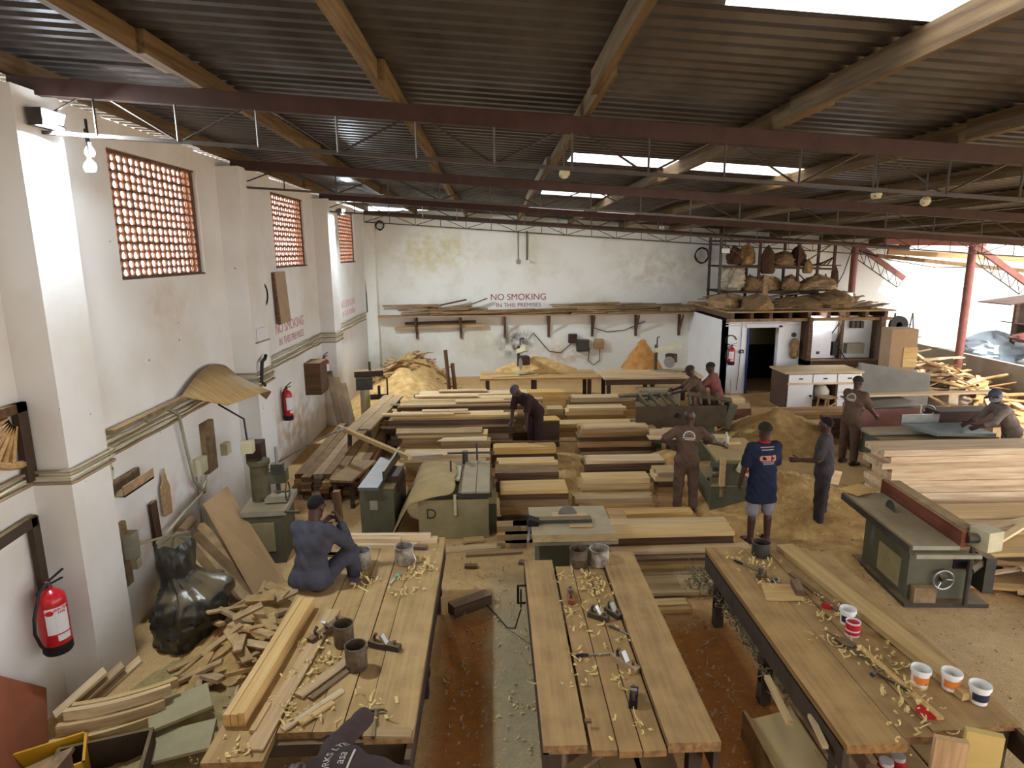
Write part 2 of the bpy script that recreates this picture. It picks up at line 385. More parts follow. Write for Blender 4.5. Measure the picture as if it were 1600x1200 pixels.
tl = ['nearest brown steel roof truss, low over the workbenches', 'second brown steel roof truss from the camera', 'third brown steel roof truss from the camera', 'farthest brown steel roof truss, against the back wall']
for k, (y, d) in enumerate([(6.05, .44), (10.8, .4), (16.1, .4), (21.5, .36)]):
    tag(truss(y, -4.1, 13.8, d, .69 if k == 0 else .8, 'roof_truss'), tl[k], 'truss', 'roof trusses')
for k, x in enumerate([-4.1, -2.5, -.86, .82, 2.5, 4.2, 5.9, 7.6, 9.3, 11, 12.7, 13.75]):
    pu = bpy.data.objects.new('purlin', None); COL.objects.link(pu)
    tag(pu, ['wall-side timber purlin under the roof sheets', 'first dark timber purlin beside the lit lamp', 'reddish timber purlin with a lapped joint, second from the lamp', 'pale timber purlin with a lapped joint over the middle bench', 'pale timber purlin beside the big skylight', 'timber purlin at the right end of the long skylight', 'sixth timber purlin from the left wall, above the right stack', 'seventh timber purlin from the left wall', 'eighth timber purlin from the left wall', 'ninth timber purlin from the left wall', 'tenth timber purlin, near the red posts', 'edge purlin over the red posts'][k], 'purlin', 'roof purlins')
    cuts = [-2.4, 5.0+.3*(k % 3), 10.1-.5*(k % 2), 15.0+.4*(k % 3), 22.0]
    for i in range(4):
        o = .028*(1 if i % 2 else -1); ya, yb = cuts[i]-.25*(i > 0), cuts[i+1]+.25*(i < 3)
        z0, z1 = zc(x, ya), zc(x, yb)
        MB().bar((x+o, ya, z0+.085), (x+o, yb, z1+.085), .055, .165).build('timber', M_pur, pu)

# ================================================================== TIMBER AND METAL PALETTE
W_bench = wood('bench_board', (166, 132, 84), (112, 84, 52), 1, .16, dust=.62)
W_benchR = wood('bench_board_brown', (158, 120, 74), (106, 76, 46), 1, .14, dust=.52)
W_dark = mat('oily_dark_timber', srgb(70, 56, 46), .8, 0, .4, 5, None, .15, dust=.3)
W_pineX = wood('sawn_pine_x', (216, 188, 136), (186, 152, 102), 0, .34)
W_pineY = wood('sawn_pine_y', (214, 182, 130), (182, 146, 96), 1, .2)
W_tanX = wood('seasoned_board_x', (190, 154, 104), (152, 116, 74), 0, .36)
W_tanY = wood('seasoned_board_y', (168, 136, 94), (124, 96, 64), 1, .36)
W_brX = wood('brown_hardwood_x', (112, 82, 60), (70, 50, 40), 0, .36, dust=.3)
W_brY = wood('brown_hardwood_y', (122, 84, 58), (78, 54, 40), 1, .36, dust=.3)
W_palX = wood('pale_timber_x', (226, 206, 168), (188, 148, 112), 0, .16, .7, 7.)
W_off = mat('offcut_wood', srgb(204, 170, 120), .8, 0, 0, 7, srgb(150, 114, 76), .1, None, .3, dust=.3)
W_offd = mat('dusty_offcut_wood', srgb(160, 132, 94), .85, 0, 0, 7, srgb(108, 82, 58), .1, None, .3, dust=.45)
M_shav = mat('wood_shavings', srgb(232, 206, 140), .8, 0, .2, 20)
M_saw = mat('sawdust', srgb(208, 172, 112), .95, 0, 0, 5, srgb(166, 126, 74), .6, None, 0, 'Object', 10)
M_sawo = mat('damp_orange_sawdust', srgb(198, 144, 82), .95, 0, 0, 5, srgb(158, 108, 58), .6, None, 0, 'Object', 10)
M_iron = mat('worn_iron', srgb(74, 72, 68), .55, .4, .35, 9, None, .08, dust=.4)
M_steel = mat('bright_steel', srgb(168, 168, 164), .35, .8, .2, 10)
M_gtop = mat('dusty_cast_table', srgb(164, 158, 138), .6, .15, .3, 4, dust=.4)
M_green = mat('grey_green_machine_paint', srgb(160, 148, 110), .7, .05, .3, 3.5, None, .1, dust=.55)
M_green2 = mat('dark_green_machine_paint', srgb(92, 92, 74), .65, .05, .35, 3.5, None, .1, dust=.5)
M_black = mat('black_plastic', srgb(26, 26, 28), .45, 0, .3, 8)
M_blk2 = mat('black_rubber', srgb(34, 32, 32), .8, 0, .3, 8)
M_wplas = mat('white_plastic', srgb(232, 230, 226), .35, 0, .06, 8)
M_rplas = mat('red_plastic', srgb(200, 40, 44), .35, 0, .15, 8)
M_oran = mat('orange_print', srgb(224, 130, 62), .5, 0, .15, 8)
M_navy = mat('dark_print', srgb(46, 46, 66), .5, 0, .1, 8)
M_blueH = mat('blue_plastic', srgb(42, 52, 110), .4, 0, .1, 8)
M_cyan = mat('turquoise_plastic', srgb(64, 170, 176), .4, 0, .1, 8)
M_tin = mat('glue_caked_tin', srgb(120, 104, 84), .6, .3, 0, 9, srgb(62, 50, 40), .3, None, 0, 'Object', 6)
M_tinW = mat('paint_splashed_tin', srgb(196, 188, 172), .55, .1, 0, 11, srgb(98, 78, 60), .25, None, 0, 'Object', 6)
M_card = mat('brown_cardboard', srgb(164, 134, 102), .85, 0, .15, 4)
M_ext = mat('red_enamel', srgb(188, 26, 34), .28, 0, .12, 3, None, 0, None, 0, 'Object', 3, .5)
M_label = mat('white_label', srgb(222, 220, 222), .5, 0, .06, 6)
M_cream = mat('cream_plastic', srgb(206, 196, 160), .6, 0, .2, 6)

# ================================================================== WORKBENCHES
def bench(label, x0, x1, y0, y1, boards, mt_, z=.85, skew=0., legs_x=None, apron=True):
    t = thing('workbench', label, 'workbench', ((x0+x1)/2, (y0+y1)/2, 0), 0, 'long carpentry workbenches')
    cx, cy = (x0+x1)/2, (y0+y1)/2
    for (xa, xb, ya, yb, dz, th) in boards:
        m = MB(); n = 6
        for s_ in (0,):
            m.b2((xa-cx, ya-cy, z+dz-th), (xb-cx-.008, yb-cy, z+dz))
        m.build('top_board', mt_, t)
    for yy in (y0+.25, cy, y1-.25):
        for xx in (x0+.1, x1-.12):
            MB().b2((xx-cx-.05, yy-cy-.05, 0), (xx-cx+.05, yy-cy+.05, z-.06)).build('leg', W_dark, t)
        MB().b2((x0-cx+.05, yy-cy-.03, .22), (x1-cx-.05, yy-cy+.03, .30)).build('cross_rail', W_dark, t)
        MB().b2((x0-cx+.05, yy-cy-.035, z-.16), (x1-cx-.05, yy-cy+.035, z-.06)).build('cross_rail', W_dark, t)
    if apron:
        for xx in (x0+.02, x1-.03):
            MB().b2((xx-cx-.02, y0-cy+.04, z-.26), (xx-cx+.02, y1-cy-.02, z-.055)).build('apron', W_dark, t)
    for xx in (x0+.3, cx, x1-.35):
        MB().b2((xx-cx-.16, y0-cy+.1, .30), (xx-cx+.16, y1-cy-.1, .325)).build('shelf_board', W_offd, t)
    return t
bench('left workbench with a seated worker, boards and two glue tins on it', -2.05, -.62, 3.86, 7.35,
      [(-2.05, -1.62, 3.86, 6.9, 0, .06), (-1.62, -1.36, 4.13, 7.25, -.004, .055), (-1.36, -1.15, 4.12, 7.25, .003, .055), (-1.15, -.98, 4.13, 7.3, -.006, .055), (-.98, -.62, 4.05, 7.35, .004, .06)], W_bench)
bench('middle workbench with hand tools on its sunken central boards', .3, 1.56, 3.88, 6.84,
      [(.3, .62, 3.92, 6.7, 0, .07), (.64, .83, 3.9, 6.6, -.03, .05), (.83, 1.0, 3.88, 6.65, -.031, .05), (1.0, 1.17, 3.88, 6.6, -.029, .05), (1.18, 1.56, 3.9, 6.84, .01, .08)], W_benchR)
bench('right workbench crowded with white tubs and a long pale beam', 2.42, 3.82, 3.84, 6.92,
      [(2.42, 2.86, 3.84, 6.92, 0, .07), (2.86, 3.1, 3.9, 6.88, -.004, .06), (3.1, 3.34, 3.95, 6.92, .002, .06), (3.34, 3.6, 3.98, 6.86, -.006, .06), (3.6, 3.82, 4.02, 6.8, -.02, .06)], W_benchR)

# ================================================================== LOOSE BOARDS
def plank(name, label, p, q, wd, h, m, cat='plank', group=None, roll=0):
    """a board from p to q (centre line), its own object with its origin at mid-length"""
    p, q = Vector(p), Vector(q); L_ = (q-p).length
    d = (q-p)/L_
    o = MB().box((0, 0, 0), (L_, wd, h)).build(name, m)
    qt = d.to_track_quat('X', 'Z'); o.rotation_mode = 'QUATERNION'
    from mathutils import Quaternion
    o.rotation_quaternion = qt @ Quaternion((1, 0, 0), roll); o.location = (p+q)/2
    return tag(o, label, cat, group)
W_pX = W_pineX  # boards made by plank() always run along their own x axis
W_hon = wood('honey_moulding', (220, 182, 114), (194, 150, 84), 0, .12)
for k, (dx, hh) in enumerate([(0, .1), (.055, .1), (.11, .11)]):
    plank('moulding_board', ['outermost honey-coloured moulding on the left workbench edge', 'middle one of three honey-coloured mouldings on the left workbench', 'honey-coloured moulding nearest the glue tins on the left workbench'][k],
          (-2.0+dx, 4.2, .853+hh/2), (-1.93+dx, 5.85-.02*k, .853+hh/2), .05, hh, W_hon, 'moulding', 'mouldings on the left workbench')
plank('board', 'grey-brown board lying between shavings and the mouldings', (-1.72, 3.95, .862), (-1.6, 5.75, .862), .13, .018, W_tanX)
plank('strip', 'short brown strip under the near glue tin', (-1.57, 4.5, .867), (-1.24, 5.0, .867), .09, .024, W_tanX)
plank('strip', 'dark thin strip beside the short brown strip', (-1.47, 4.47, .863), (-1.16, 4.95, .863), .05, .018, W_brX)
plank('strip', 'longer pinkish offcut strip before the foreground worker', (-1.58, 4.14, .863), (-1.24, 4.56, .863), .045, .02, W_palX)
plank('strip', 'shorter cream offcut strip before the foreground worker', (-1.47, 4.2, .863), (-1.28, 4.42, .863), .05, .018, W_pineX)
plank('stick', 'round-edged grey stick at the front of the left workbench', (-1.79, 4.12, .868), (-1.77, 4.42, .868), .045, .03, W_tanX)
for k, (ya, z_, xa, xb, wd) in enumerate([(7.28, .875, -2.05, -.72, .12), (7.15, .872, -1.9, -.95, .1), (7.22, .915, -2.0, -1.15, .08), (7.32, .915, -2.08, -.8, .07)]):
    plank('board', ['pale board across the far end of the left workbench, bottom rear', 'pale board across the far end of the left workbench, bottom front', 'short pale board on top of the far-end boards', 'long pale board on top of the far-end boards'][k], (xa, ya, z_), (xb, ya-.04, z_), wd, .04, W_palX)
plank('clamp_block', 'small reddish block against the pale far-end boards', (-.98, 7.05, .875), (-.82, 7.03, .875), .07, .04, W_brX, 'block')
plank('board', 'thin blank cross board at the front of the left workbench', (-.98, 4.09, .862), (-.64, 4.07, .862), .09, .02, W_tanX)
plank('beam', 'long pale knotty beam lying on the right workbench', (3.3, 6.82, .89), (3.62, 4.25, .89), .2, .06, W_pineX, 'beam')
plank('strip', 'narrow pale strip beside the handsaw on the right workbench', (3.12, 4.95, .865), (3.23, 4.05, .865), .05, .02, W_hon)
plank('strip', 'dark strip along the joint of the right workbench', (3.12, 6.25, .862), (3.25, 5.5, .862), .06, .018, W_brX)
plank('block', 'brown block standing on the plywood square', (3.0, 5.78, .897), (3.04, 6.0, .897), .08, .07, W_brX, 'block')
m = MB().prism([(-.22, -.17), (.16, -.2), (.2, .1), (-.14, .16)], .012)
tag(m.build('plywood_piece', W_hon), 'orange plywood piece on the right workbench', 'plywood').location = (2.86, 5.9, .856)
plank('stick', 'upper pale stick poking out under the right workbench top', (2.36, 5.0, .55), (2.3, 4.42, .56), .05, .04, W_pineX)
plank('stick', 'lower pale stick poking out under the right workbench top', (2.42, 4.35, .68), (2.36, 4.0, .7), .04, .03, W_pineX)
plank('board', 'brown padded board standing upright before the right workbench', (3.08, 3.78, 0), (3.06, 3.72, .98), .2, .05, W_tanX)
plank('board', 'yellow paper-wrapped board standing upright before the right workbench', (3.33, 3.8, 0), (3.31, 3.75, 1.0), .22, .05, mat('yellowed_paper', srgb(206, 178, 108), .8, 0, .15, 5))
plank('block', 'small dark block on the near left of the middle workbench', (.62, 4.13, .87), (.67, 4.13, .87), .03, .02, W_brX, 'block')
plank('beam_offcut', 'thick dark beam offcut on the orange dusty floor', (-.56, 7.02, .07), (-.12, 7.3, .07), .16, .14, W_brX, 'block')
# drawer under the right bench and its green-grey lid
t = thing('tool_box', 'open wooden tool box with a grey-green cover under the right workbench', 'box', (2.3, 4.35, .0))
m = MB()
for a in ((( -.2, -.45, .1), (-.17, .5, .34)), ((.2, -.45, .1), (.23, .5, .34)), ((-.2, -.48, .1), (.23, -.45, .34)), ((-.2, -.45, .08), (.23, .5, .1))): m.b2(*a)
m.build('tray', W_offd, t); MB().box((.04, .12, .31), (.36, .62, .015), (.12, -.2, .05)).build('lid', M_green, t)

# ================================================================== HAND TOOLS AND CONTAINERS
def at(o, x, y, z, rz=0, rx=0, ry=0): o.location = (x, y, z); o.rotation_euler = (rx, ry, rz); return o
def can(label, x, y, z, r, h, m, fill=None, ridges=(), name='tin_can', cat='tin'):
    t = thing(name, label, cat, (x, y, z))
    pr_ = [(r*.97, 0), (r, .006)]
    for zz in ridges: pr_ += [(r, zz-.008), (r*1.03, zz), (r, zz+.008)]
    pr_ += [(r, h-.008), (r*1.05, h-.004), (r*1.05, h), (r*.93, h), (r*.92, h*.45), (.001, h*.44)]
    b_ = MB(); b_.sm = True; b_.lathe(pr_, n=20).build('can_wall', m, t)
    if fill: MB().lathe([(r*.9, h*.46), (r*.9, h*.5), (.001, h*.52)], n=16).build('contents', fill, t)
    return t
can('dark glue tin, farther of the two on the left workbench', -1.37, 5.2, .852, .088, .2, M_tin, M_blk2)
can('caked glue tin with a thick rim, nearer of the two on the left workbench', -1.19, 4.86, .852, .09, .21, M_tin, M_blk2, (.05, .11, .16))
t = can('paint tin beside the seated worker on the left workbench', -1.5, 6.66, .852, .1, .19, M_tinW, M_blueH)
t = can('paint tin with a wire handle at the far right of the left workbench', -1.04, 6.72, .852, .105, .2, M_tinW, M_tin)
MB().tube([(.1, -.05, .15), (.14, -.1, .08), (.13, -.06, .02), (.1, -.02, .02)], .006, 6).build('wire_handle', M_label, t)
can('square-sided grey glue pot at the far end of the middle workbench', .9, 6.6, .83, .1, .2, M_tin, W_off, (.1,))
t = can('white bucket crusted with glue at the far end of the middle workbench', 1.13, 6.62, .83, .11, .19, M_tinW, W_off)
can('dark iron glue pot at the far end of the right workbench', 2.98, 6.7, .85, .1, .16, M_iron, M_blk2)
def tub(label, x, y, z, col, r=.068, h=.15, rz=0):
    t = thing('plastic_tub', label, 'tub', (x, y, z), rz, 'tubs on the right workbench')
    b_ = MB(); b_.sm = True
    b_.lathe([(r*.82, 0), (r*.84, .01), (r*.97, h-.03), (r*1.08, h-.03), (r*1.08, h), (r, h), (r*.94, h-.02), (r*.8, .03), (.001, .028)], n=20).build('tub_wall', M_wplas, t)
    pts = []; n = 9
    for zz, rr in ((.03, .86), (.095, .94)):
        for k in range(n): a = -PI*.95+PI*.8*k/(n-1); pts.append((r*(rr+.015)*math.cos(a), r*(rr+.015)*math.sin(a), zz))
    MB().add(pts, [(k, k+1, n+k+1, n+k) for k in range(n-1)]).build('printed_band', col, t)
    return t
tub('white tub standing behind the red-labelled tin', 3.22, 5.32, .85, M_navy)
t = can('small tin with a red and white label on the right workbench', 3.17, 5.14, .85, .06, .135, M_label, W_off)
for z0, z1 in ((.02, .05), (.065, .12)): MB().lathe([(.0612, z0), (.0612, z1)], n=20).build('red_band', M_rplas, t)
tub('white tub with orange print, left one of the three in a row', 3.33, 4.45, .85, M_oran)
tub('white tub with orange print, middle one of the three in a row', 3.52, 4.37, .87, M_oran)
tub('white tub with dark print at the right end of the row', 3.65, 4.24, .85, M_navy, .07)
def lid(label, x, y, r):
    o = MB().lathe([(r, 0), (r*1.02, .004), (r, .014), (.001, .016)], n=18).build('plastic_disc', M_rplas, smooth=True)
    at(o, x, y, .853); tag(o, label, 'lid', 'red lids')
lid('small red plastic lid behind the white tubs', 3.18, 5.6, .055)
lid('larger red plastic lid near the front of the right workbench', 3.18, 4.13, .075)
def hammer(label, x, y, z, rz, m_head=M_iron, m_h=W_dark):
    t = thing('hammer', label, 'hammer', (x, y, z), rz)
    MB().tube([(0, 0, .018), (0, -.14, .018), (0, -.28, .016)], [.011, .013, .016], 8).build('handle', m_h, t)
    h = MB(); h.tube([(-.065, 0, .02), (-.045, 0, .02), (-.04, 0, .02), (.0, 0, .022)], [.019, .019, .013, .014], 10)
    h.tube([(0, 0, .022), (.05, 0, .022), (.085, -.02, .016)], [.014, .011, .004], 8); h.build('head', m_head, t); return t
hammer('claw hammer lying at the front of the left workbench', -.93, 4.3, .858, .1, M_iron, M_iron)
hammer('dark hammer lying on the right workbench', 3.06, 4.58, .855, .5)
def hand_plane(label, x, y, z, rz, L_=.24, m=W_brX):
    t = thing('hand_plane', label, 'plane', (x, y, z), rz)
    MB().prism([(-L_/2, 0), (L_/2, 0), (L_/2, .05), (L_*.2, .055), (-L_*.1, .045), (-L_/2, .055)], .065, rotm(PI/2, 0, 0), (0, .032, 0)).build('body', m, t)
    MB().box((-.0, 0, .075), (.02, .05, .11), (0, -.6, 0)).build('iron', M_steel, t)
    MB().tube([(-L_*.3, 0, .05), (-L_*.34, 0, .09), (-L_*.26, 0, .12)], [.014, .013, .016], 8).build('rear_handle', W_dark, t)
    MB().lathe([(.012, 0), (.01, .02), (.018, .035), (.001, .045)], (L_*.33, 0, .05), 10).build('front_knob', W_dark, t)
    return t
hand_plane('long reddish plane beside the dark glue tin', -1.57, 5.38, .855, 1.05, .42)
hand_plane('dusty brown plane right of the glue tins', -1.0, 5.12, .855, -.35, .3, W_dark)
hand_plane('reddish wooden plane on the left of the middle workbench', .73, 5.92, .82, 1.5, .26, wood('red_hardwood', (164, 92, 62), (120, 62, 42), 0, .1))
hand_plane('upturned brown sanding block plane among shavings', .95, 5.55, .82, -.6, .2, W_dark)
hand_plane('brown ribbed plane in the middle of the middle workbench', 1.06, 4.83, .82, -.9, .26, W_tanX)
hand_plane('steel smoothing plane near the front of the middle workbench', 1.04, 4.4, .82, 1.3, .2, M_black)
hand_plane('steel plane lying against the right board of the middle workbench', 1.1, 5.6, .82, -1.0, .18, M_iron)
hand_plane('small red and blue plane at the far left of the right workbench', 2.78, 6.2, .85, .9, .16, W_brX)
def chisel(label, x, y, z, rz, mh, L_=.26, name='chisel'):
    t = thing(name, label, name, (x, y, z), rz)
    MB().tube([(0, 0, .014), (.05, 0, .015), (.11, 0, .013)], [.012, .015, .011], 8).build('handle', mh, t)
    MB().add([(.11, -.007, .008), (.11, .007, .008), (L_, -.009, .003), (L_, .009, .003), (.11, -.007, .016), (.11, .007, .016), (L_-.02, -.009, .008), (L_-.02, .009, .008)],
             [(0, 1, 3, 2), (4, 6, 7, 5), (0, 4, 5, 1), (2, 3, 7, 6), (0, 2, 6, 4), (1, 5, 7, 3)]).build('blade', M_steel, t)
    return t
chisel('blue-handled chisel near the seated worker', -1.55, 6.28, .855, .5, M_blueH)
chisel('turquoise-handled chisel on the left workbench', -1.05, 6.45, .855, -1.9, M_cyan, .24)
chisel('black-handled file on the middle workbench', .66, 4.96, .822, .1, M_black, .34, 'file')
chisel('grey screwdriver lying by the brown sanding plane', 1.03, 5.4, .822, -.75, M_iron, .3, 'screwdriver')
chisel('blue-handled chisel on the right workbench', 2.92, 6.12, .855, -2.6, M_blueH, .24)
chisel('dark chisel at the far end of the right workbench', 2.62, 6.55, .855, -.9, M_black, .3)
chisel('short wooden-handled awl by the red-labelled tin', 2.96, 5.18, .855, -1.1, W_offd, .18, 'awl')
# handsaw
t = thing('handsaw', 'handsaw with a dark blade on the right workbench', 'saw', (3.05, 4.95, .856), -1.25)
MB().prism([(0, -.05), (.5, -.012), (.5, .02), (0, .055)], .003, None, (0, 0, .006)).build('blade', M_iron, t)
MB().prism([(-.12, -.05), (-.02, -.055), (.03, -.02), (.02, .05), (-.07, .06), (-.13, .02)], .022).build('handle', W_dark, t)
# G clamp with cord hung on the middle bench side
t = thing('bench_clamp', 'black screw clamp on the left side of the middle workbench', 'clamp', (.26, 6.2, .62))
MB().tube([(.06, 0, .2), (-.05, 0, .2), (-.05, 0, 0), (.03, 0, 0)], .014, 8).build('frame', M_black, t); MB().tube([(-.02, 0, -.05), (-.02, 0, .16)], .009, 8).build('screw', M_iron, t)
t = MB().tube([(-.14, 7.1, .08), (-.02, 6.95, .03), (.1, 6.7, .02), (.18, 6.4, .2), (.24, 6.2, .55)], .008, 6).build('cord', M_black); tag(t, 'thin black cord from the dark offcut to the middle bench clamp', 'cord')

# ================================================================== PEOPLE
class Field:
    """signed distance grid of smoothly joined tapered capsules, turned into one closed mesh"""
    def __init__(s, lo, hi, h):
        s.lo = np.array(lo, float); s.h = h; s.n = np.ceil((np.array(hi)-s.lo)/h).astype(int)+1
        s.F = np.full(s.n, .2, np.float32)
    def sub(s, lo, hi):
        a = np.clip(np.floor((np.array(lo)-s.lo)/s.h).astype(int), 0, s.n-1); b = np.clip(np.ceil((np.array(hi)-s.lo)/s.h).astype(int)+1, 1, s.n)
        ax = [s.lo[i]+s.h*np.arange(a[i], b[i]) for i in range(3)]
        return tuple(slice(a[i], b[i]) for i in range(3)), np.stack(np.meshgrid(*ax, indexing='ij'), -1)
    def put(s, d, sl, k):
        f = s.F[sl]; hh = np.clip(.5+.5*(d-f)/k, 0, 1); s.F[sl] = (d*(1-hh)+f*hh)-k*hh*(1-hh)
    def cap(s, a, b, ra, rb, k=.03, cut=None, flat=1.):
        a, b = np.array(a, float), np.array(b, float); m = max(ra, rb)+.09
        sl, P = s.sub(np.minimum(a, b)-m, np.maximum(a, b)+m)
        if 0 in P.shape: return
        ab = b-a; t = np.clip(((P-a)@ab)/max(ab@ab, 1e-9), 0, 1)
        d = np.linalg.norm(P-a-t[..., None]*ab, axis=-1)-(ra+(rb-ra)*t)
        if cut is not None: d = np.maximum(d, (P-np.array(cut[0]))@np.array(cut[1]))
        s.put(d, sl, k)
    def ell(s, c, r, R=None, k=.02, neg=False):
        c = np.array(c, float); r = np.array(r, float); m = r.max()+.06
        sl, P = s.sub(c-m, c+m); Q = P-c
        if R is not None: Q = Q @ np.array(R)
        q = np.linalg.norm(Q/r, axis=-1); d = (q-1)*r.min()
        if neg: s.F[sl] = np.maximum(s.F[sl], -d)
        else: s.put(d, sl, k)
    def mesh(s):
        F = s.F; ins = F < 0; nx, ny, nz = F.shape
        cnt = np.zeros((nx-1, ny-1, nz-1), np.float32); pos = np.zeros((nx-1, ny-1, nz-1, 3), np.float32)
        quads = []
        for ax in range(3):
            o1, o2 = [(1, 2), (2, 0), (0, 1)][ax]
            A = [slice(None)]*3; B = [slice(None)]*3; A[ax] = slice(0, -1); B[ax] = slice(1, None)
            fa, fb_ = F[tuple(A)], F[tuple(B)]; cr = (fa < 0) != (fb_ < 0)
            I = np.argwhere(cr)
            if not len(I): continue
            t = fa[cr]/(fa[cr]-fb_[cr]); p = I.astype(np.float32); p[:, ax] += t
            ok = np.ones(len(I), bool)
            for u in (0, 1):
                for v in (0, 1):
                    J = I.copy(); J[:, o1] -= u; J[:, o2] -= v
                    g = (J >= 0).all(1) & (J < np.array(cnt.shape)).all(1); ok &= g
                    np.add.at(cnt, tuple(J[g].T), 1); np.add.at(pos, tuple(J[g].T), p[g])
            I = I[ok]; neg = fa[cr][ok] < 0
            c = []
            for u, v in ((0, 0), (1, 0), (1, 1), (0, 1)):
                J = I.copy(); J[:, o1] -= u; J[:, o2] -= v; c.append(J)
            c = np.stack(c, 1); c[~neg] = c[~neg][:, ::-1]; quads.append(c)
        idx = np.full(cnt.shape, -1, np.int64); m = cnt > 0; idx[m] = np.arange(m.sum())
        V = pos[m]/cnt[m][:, None]*s.h+s.lo
        Q = np.concatenate(quads); Q = idx[Q[..., 0], Q[..., 1], Q[..., 2]]
        return V, Q
def np_mesh(name, parts, m):
    V = []; Q = []; o = 0
    for v, q in parts: V.append(v); Q.append(q+o); o += len(v)
    V = np.concatenate(V); Q = np.concatenate(Q)
    me = bpy.data.meshes.new(name); me.from_pydata(V.tolist(), [], Q.tolist()); me.update(); me.materials.append(m)
    me.polygons.foreach_set('use_smooth', [True]*len(me.polygons)); return me
def nrm(v): v = np.array(v, float); return v/np.linalg.norm(v)
def cloth(name, rgb, rgb2=None): return mat(name, srgb(*rgb), .9, 0, .25, 7, srgb(*(rgb2 or tuple(int(c*.8) for c in rgb))), .25, None, 0, 'Object', 6, .1)
M_skin = mat('dark_skin', srgb(74, 48, 38), .5, 0, .15, 10, None, 0, None, 0, 'Object', 3, .4)
M_hair = mat('short_black_hair', srgb(24, 20, 20), .9, 0, .3, 60, None, .4)
M_eye = mat('eye_white', srgb(220, 212, 204), .3)
M_shoe = mat('dusty_shoe_leather', srgb(60, 48, 40), .7, 0, .3, 10)
def person(label, loc, rz, c_top, c_leg, lean=0., lean_dir=0., legs=None, arms=None, head_yaw=0., head_pitch=0., sleeve=1., leg_to=1., overall=True, cap=None, seat=None, hgt=1.74, curl=(.45, .45), skirt=0., collar=None, feet='shoe', sag=0., mask=None, bald=False):
    """faces +y locally. arms/legs: direction vectors (upper, lower) for (left, right); left is -x"""
    k_ = hgt/1.74
    ax = np.array([math.sin(lean_dir), math.cos(lean_dir), 0]); up = np.array([0, 0, 1.])
    d1 = nrm(up*math.cos(lean*.75)+ax*math.sin(lean*.75)); d2 = nrm(up*math.cos(lean*1.08)+ax*math.sin(lean*1.08)); d3 = nrm(up*math.cos(lean*.8+head_pitch)+ax*math.sin(lean*.8+head_pitch))
    pel = np.array([0, 0, .93]); waist = pel+d1*.16; chest = waist+d2*.19; neck = chest+d2*.20; headc = neck+d3*.165
    X = np.array([1., 0, 0])-ax*0; fw2 = nrm(np.cross(d2, X)*-1) if abs(np.cross(d2, X)).sum() > 0 else ax
    fw = np.cross(d2, X); fw = -fw if fw@np.array([0, 1, 0]) < 0 else fw
    back = -nrm(np.cross(X, d2)) if np.cross(X, d2)[1] > 0 else nrm(np.cross(X, d2))
    sh = [chest+d2*.14-X*.185, chest+d2*.14+X*.185]; hip = [pel-X*.095-up*.03, pel+X*.095-up*.03]
    legs = legs or [((-.06, .02, -1), (-.02, -.03, -1)), ((.06, .02, -1), (.02, -.03, -1))]
    arms = arms or [((-.2, .05, -1), (-.05, .25, -1)), ((.2, .05, -1), (.05, .25, -1))]
    kn = [hip[i]+nrm(legs[i][0])*.425 for i in (0, 1)]; an = [kn[i]+nrm(legs[i][1])*.40 for i in (0, 1)]
    el = [sh[i]+nrm(arms[i][0])*.285 for i in (0, 1)]; wr = [el[i]+nrm(arms[i][1])*.255 for i in (0, 1)]
    dz = -(min(an[0][2], an[1][2])-.075) if seat is None else seat/k_-(pel[2]-.1)
    P_ = [pel, waist, chest, neck, headc]+sh+hip+kn+an+el+wr
    sft = np.array([0, 0, dz])
    pel, waist, chest, neck, headc = [q+sft for q in (pel, waist, chest, neck, headc)]
    sh, hip, kn, an, el, wr = [[q+sft for q in L_] for L_ in (sh, hip, kn, an, el, wr)]
    allp = np.array([pel, headc]+sh+hip+kn+an+el+wr); lo, hi = allp.min(0)-.3, allp.max(0)+.3
    t = thing('person', label, 'person', loc, rz); t.scale = (k_,)*3
    # ---- body
    B = Field(lo, hi, .014)
    def torso(f, g):
        f.cap(pel-X*.075, pel+X*.075, .105+g, .105+g, .04); f.cap(waist-X*.055, waist+X*.055, .095+g+sag, .095+g+sag, .06)
        f.cap(chest-X*.075, chest+X*.075, .105+g, .105+g, .06); f.cap(sh[0]+X*.05-d2*.02, sh[1]-X*.05-d2*.02, .07+g, .07+g, .06)
        f.cap(waist, chest, .09+g, .1+g, .05); f.cap(pel, waist, .1+g, .09+g, .05)
    torso(B, 0); B.cap(neck-d2*.05, headc-d3*.05, .058, .054, .03)
    ft = []
    for i in (0, 1):
        B.cap(sh[i], el[i], .056, .043, .03); B.cap(el[i], wr[i], .043, .029, .02)
        B.cap(hip[i], kn[i], .085, .056, .04); B.cap(kn[i]*.7+an[i]*.3+np.array([0, -.01, 0]), an[i], .055, .037, .03); B.cap(kn[i], an[i], .052, .036, .02)
        fd = nrm((0.12*(1 if i else -1), 1, 0)) if seat is None or an[i][2] < .2 else nrm((0, .9, -.4)); ft.append(fd)
        B.cap(an[i]-fd*.04-up*.035, an[i]+fd*.13-up*.05, .034, .028, .02); B.cap(an[i]+fd*.08-up*.05-X*.018, an[i]+fd*.16-up*.055+X*.01, .024, .02, .02)
    parts = [B.mesh()]
    # ---- head, fine grid
    hy = head_yaw; hf = np.array([math.sin(hy), math.cos(hy), 0]); hf = nrm(hf-d3*(hf@d3)); hx = np.cross(hf, d3)
    R = np.stack([hx, hf, d3], 1)
    hp = lambda x, y, z: headc+R@np.array([x, y, z])
    Hf = Field(headc-.19, headc+.19, .0085)
